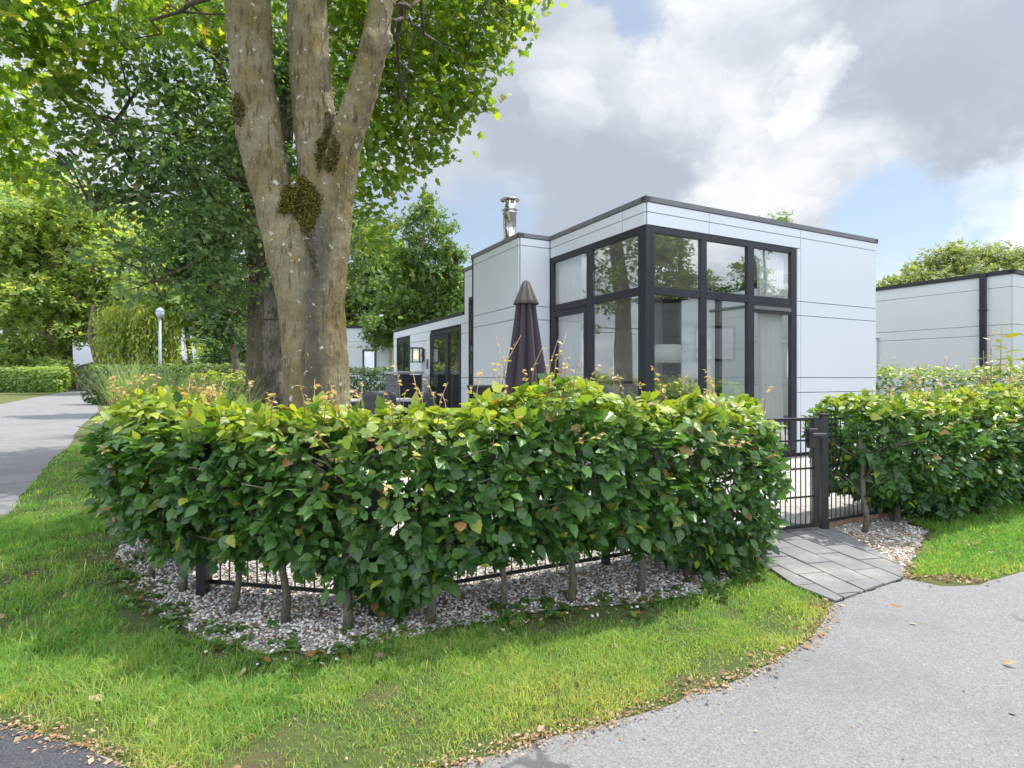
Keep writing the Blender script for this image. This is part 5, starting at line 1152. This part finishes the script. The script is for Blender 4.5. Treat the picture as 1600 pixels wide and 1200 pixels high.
# leafy bush behind the lane hedge and the dark belt behind the lamp
def bush(label, px, d, zt, rad, n, mat_, size, name='bush', zc=None, group='bushes along the lane'):
    x0, y0, _ = PX(px, HY, d); rt = thing(name, label, 'bush', (x0, y0, 0), 0, group)
    bl = [(x0+random.uniform(-.8, .8)*rad, y0+random.uniform(-.5, .5)*rad, zt*random.uniform(.15, .75), zt*.3) for _ in range(9)]+[(x0, y0, zt*.7, zt*.3)]
    fo, cc = crown('foliage', TUFT, bl, n, size, mat_, rt, Vector((x0, y0, 0)), 9, size*2.2, young=.15)
    mb = MB()
    for b in bl: mb.tube([(0, 0, 0), (Vector(b[:3])-Vector((x0, y0, 0)))*.6+Vector((0, 0, .1)), Vector(b[:3])-Vector((x0, y0, 0))], [size*.2, size*.14, size*.05], 5)
    mb.build('branches', M['bark_far'], rt)
bush('leafy bright bush behind the square lane hedge', 20, 45, 4.8, 2.6, 3800, M['farleaf'], .42)
bush('rounded leafy bush at the right end of the square lane hedge', 78, 44.5, 2.9, 1.5, 2000, M['farleaf'], .36)
bush('dark bush behind the street lamp pole', 262, 48, 3.0, 2.2, 2200, M['darkhedge'], .42)
bush('green bush beneath the ivy-dark tree', 352, 30, 3.4, 1.8, 2400, M['farleaf'], .3)
bush('green bush left of the big trunks', 392, 24, 3.6, 1.4, 2200, M['darkhedge'], .24)
bush('bush beside the distant white chalet roof', 600, 27, 4.6, 1.6, 2400, M['birch'], .26)
# trees across the lane that the corner glass mirrors
for i, (x, y, zt_, r_, lb) in enumerate(((18, 1.4, 8.2, 2.5, 'tree mirrored in the corner glass, behind the grey chalet'), (16.5, -4.5, 8.6, 2.4, 'second tree mirrored in the corner glass, farther along the lane'), (20.5, 4.1, 7.2, 1.9, 'third tree mirrored in the glass, at the far end of the grey chalet'))):
    bl = [(x+random.uniform(-.7, .7)*r_, y+random.uniform(-.7, .7)*r_, zt_*random.uniform(.38, .95), r_*random.uniform(.3, .5)) for _ in range(12)]
    tree('tree', lb, (x, y, 0), [[(x, y, 0, .2), (x, y, 3, .16), (x+.1, y, zt_*.6, .1), (x, y, zt_*.95, .02)]], bl, 4200, .2, M['birch'], M['bark_far'], per=8, cr=.4)

# street lamp by the lane
lx_, ly2, _ = PX(250, HY, 28); sl = thing('street_lamp', 'grey pole street lamp with round bluish head beyond the ornamental grass', 'street lamp', (lx_, ly2, 0))
MB().tube([(0, 0, 0), (0, 0, 1.0), (0, 0, 4.0)], [.085, .08, .06], 14).lathe([(.06, 4.0), (.1, 4.02), (.1, 4.08)], 14).build('pole', M['lamppole'], sl)
MB().lathe([(.001, 4.08), (.12, 4.08), (.18, 4.2), (.19, 4.32), (.16, 4.44), (.08, 4.52), (.001, 4.56)], 20).build('lamp_head', M['globe'], sl); MB().lathe([(.20, 4.36), (.19, 4.41), (.12, 4.51), (.001, 4.58)], 20).build('lamp_cap', M['lamppole'], sl)

# tall weed at the far right, small weeds, litter, fallen leaves
p = PX(1565, 590, 6.2); wd_ = thing('wild_plant', 'tall wild plant with narrow leaves rising above the right hedge', 'plant', (p[0], p[1], 0))
mb = MB(); lp = []; lt = []
for (dx, h) in ((0, 1.72), (.12, 1.45), (-.2, 1.4), (.28, 1.5), (-.12, 1.62)):
    pts = [Vector((dx*.4, 0, 0)), Vector((dx*.8, .02, h*.6)), Vector((dx, .0, h))]; mb.tube(pts, [.009, .007, .002], 6)
    for k in range(16):
        t = .45+.55*k/16; q = Vector((dx*(.4+.6*t), 0, h*t)); a = k*2.4; lp.append(q[:]); lt.append((math.cos(a), math.sin(a), .35-.5*(t < .7)))
mb.build('stem', M['twig'], wd_)
N = len(lp); leaves('foliage', LANCE, np.array(lp), np.tile([0, 0, 1.], (N, 1))+rng.normal(0, .3, (N, 3)), np.array(lt), rng.uniform(.08, .19, N), np.stack([rng.uniform(.3, 1, N), rng.uniform(0, .3, N), np.zeros(N)], 1), M['weed'], wd_)
# weeds creeping into the gravel (stuff)
lp = []; lt = []; lcx = []
for _ in range(150):
    t = random.random()*(len(GRAVEL_FRONT)-1); i = int(t); a = Vector(GRAVEL_FRONT[i]).lerp(Vector(GRAVEL_FRONT[i+1]), t-i); x0 = a.x+random.gauss(0, .05); y0 = a.y+random.gauss(.0, .08)
    for k in range(random.randint(5, 14)):
        an = random.uniform(0, 6.283); lp.append((x0+random.gauss(0, .012), y0+random.gauss(0, .012), random.uniform(.004, .03))); lt.append((math.cos(an), math.sin(an), random.uniform(.0, .9))); lcx.append((random.random(), 0, random.random() < .05))
N = len(lp); tag(leaves('weeds', OVATE, np.array(lp), np.tile([0, 0, 1.], (N, 1))+rng.normal(0, .3, (N, 3)), np.array(lt), rng.uniform(.02, .05, N), np.array(lcx, float), M['weed']), 'small green weeds along the gravel edge', 'weeds', kind='stuff')
# dry leaf litter along the asphalt edge (stuff)
lp = []; 
def along(line, n, sd_, inward=0.0):
    for _ in range(n):
        t = random.random()*(len(line)-1.001); i = int(t); a = Vector(line[i]).lerp(Vector(line[i+1]), t-i); lp.append((a.x+random.gauss(0, sd_), a.y+random.gauss(inward, sd_), random.uniform(.006, .014)))
along(LAWN_FRONT[1:], 2600, .030, .012); along(LAWN_FRONT[7:], 500, .025); along([G(1412, 903), G(1470, 905), G(1530, 908)], 900, .05, .04); along([G(1345, 850), G(1400, 875), G(1440, 890)], 700, .05, .02); along(GRAVEL_FRONT, 900, .07, .05); along([(3.9, 5.2), (2.5, 4.2)], 900, .15); along([G(1330, 835), G(1420, 868), G(1500, 838)], 1500, .10)
lp += [(-2.55+random.gauss(0, .28), 3.35+random.gauss(0, .3), .008) for _ in range(1500)]; lp += [p+(.012,) for p in map(tuple, scatter_poly(lawn_poly, 4000)) if p[1] < 4]
lp += [(random.uniform(-.5, 3.2), random.uniform(1.45, 3.0), .007) for _ in range(130)]
N = len(lp); tag(leaves('leaf_litter', RHOMB, np.array(lp), np.tile([0, 0, 1.], (N, 1))+rng.normal(0, .35, (N, 3)), rng.normal(0, 1, (N, 3))*np.array([1, 1, .1]), np.where(rng.uniform(0, 1, N) < .93, rng.uniform(.004, .014, N), rng.uniform(.014, .030, N)),
     np.stack([rng.uniform(0, 1, N), np.zeros(N), (rng.uniform(0, 1, N) < .15)*1.0], 1), M['litter']), 'crumbled dry leaves and bark scraps along the asphalt edge', 'leaf litter', kind='stuff')
def fallen(label, px, py, size, col, T=OVATE, z=.009, mat_=None, curl=1.0):
    x, y = G(px, py); o = leaves('fallen_leaf', T, np.zeros((1, 3)), np.array([[random.gauss(0, .35), random.gauss(-.25, .2), 1]]), np.array([[random.gauss(0, 1), random.gauss(0, .6), .1]]), np.array([size]), np.array([col], float), mat_ or M['litter'])
    o.location = (x, y, z); return tag(o, label, 'leaf', 'fallen leaves')
fallen('green lobed leaf lying alone on the grey asphalt', 1393, 946, .055, (.5, 0, 1), MAPLE, .007)
for lb, px, py, s_, c in (('dry tan leaf on the asphalt near the right edge', 1565, 1040, .05, (.7, 0, 0)), ('large torn brown leaf in the grass left of the hedge stems', 118, 972, .11, (.0, 0, 0)), ('curled tan leaf in the grass below the leaning stem', 250, 1066, .055, (.8, 0, 0)),
                           ('pale round dry leaf standing in the grass below the corner stems', 373, 1062, .06, (1, 0, 0)), ('thin pale leaf in the grass near the dark asphalt', 165, 1096, .06, (.9, 0, 0)), ('folded tan leaf low in the front lawn', 228, 1143, .045, (.9, 0, 0)),
                           ('rusty orange leaf between gravel and grass', 604, 1026, .05, (.2, 0, 0)), ('pale leaf at the left edge of the lawn', 10, 964, .06, (1, 0, 0)), ('small dry stalk leaf right of the round leaf', 336, 1092, .05, (.6, 0, 0)), ('pinkish dry leaf under the right end of the long hedge', 965, 1010, .04, (.6, 0, 0)), ('pale scrap on the asphalt below the lawn corner', 1432, 978, .03, (1, 0, 0))):
    fallen(lb, px, py, s_, c)
fy = G(592, 990); yf = thing('yellow_flower', 'single small yellow flower at the gravel edge', 'flower', (fy[0], fy[1], 0))
MB().tube([(0, 0, 0), (.008, 0, .05), (.012, 0, .085)], .0022, 6).build('stem', M['ograss'], yf)
n = 12; an = np.arange(n)*2*np.pi/n; leaves('petals', OVATE, np.tile([.012, 0, .086], (n, 1)), np.tile([0, -.3, 1.], (n, 1)), np.stack([np.cos(an), np.sin(an), .25+0*an], 1), np.full(n, .016), np.tile([0., 0, 1], (n, 1)), M['weed'], yf)
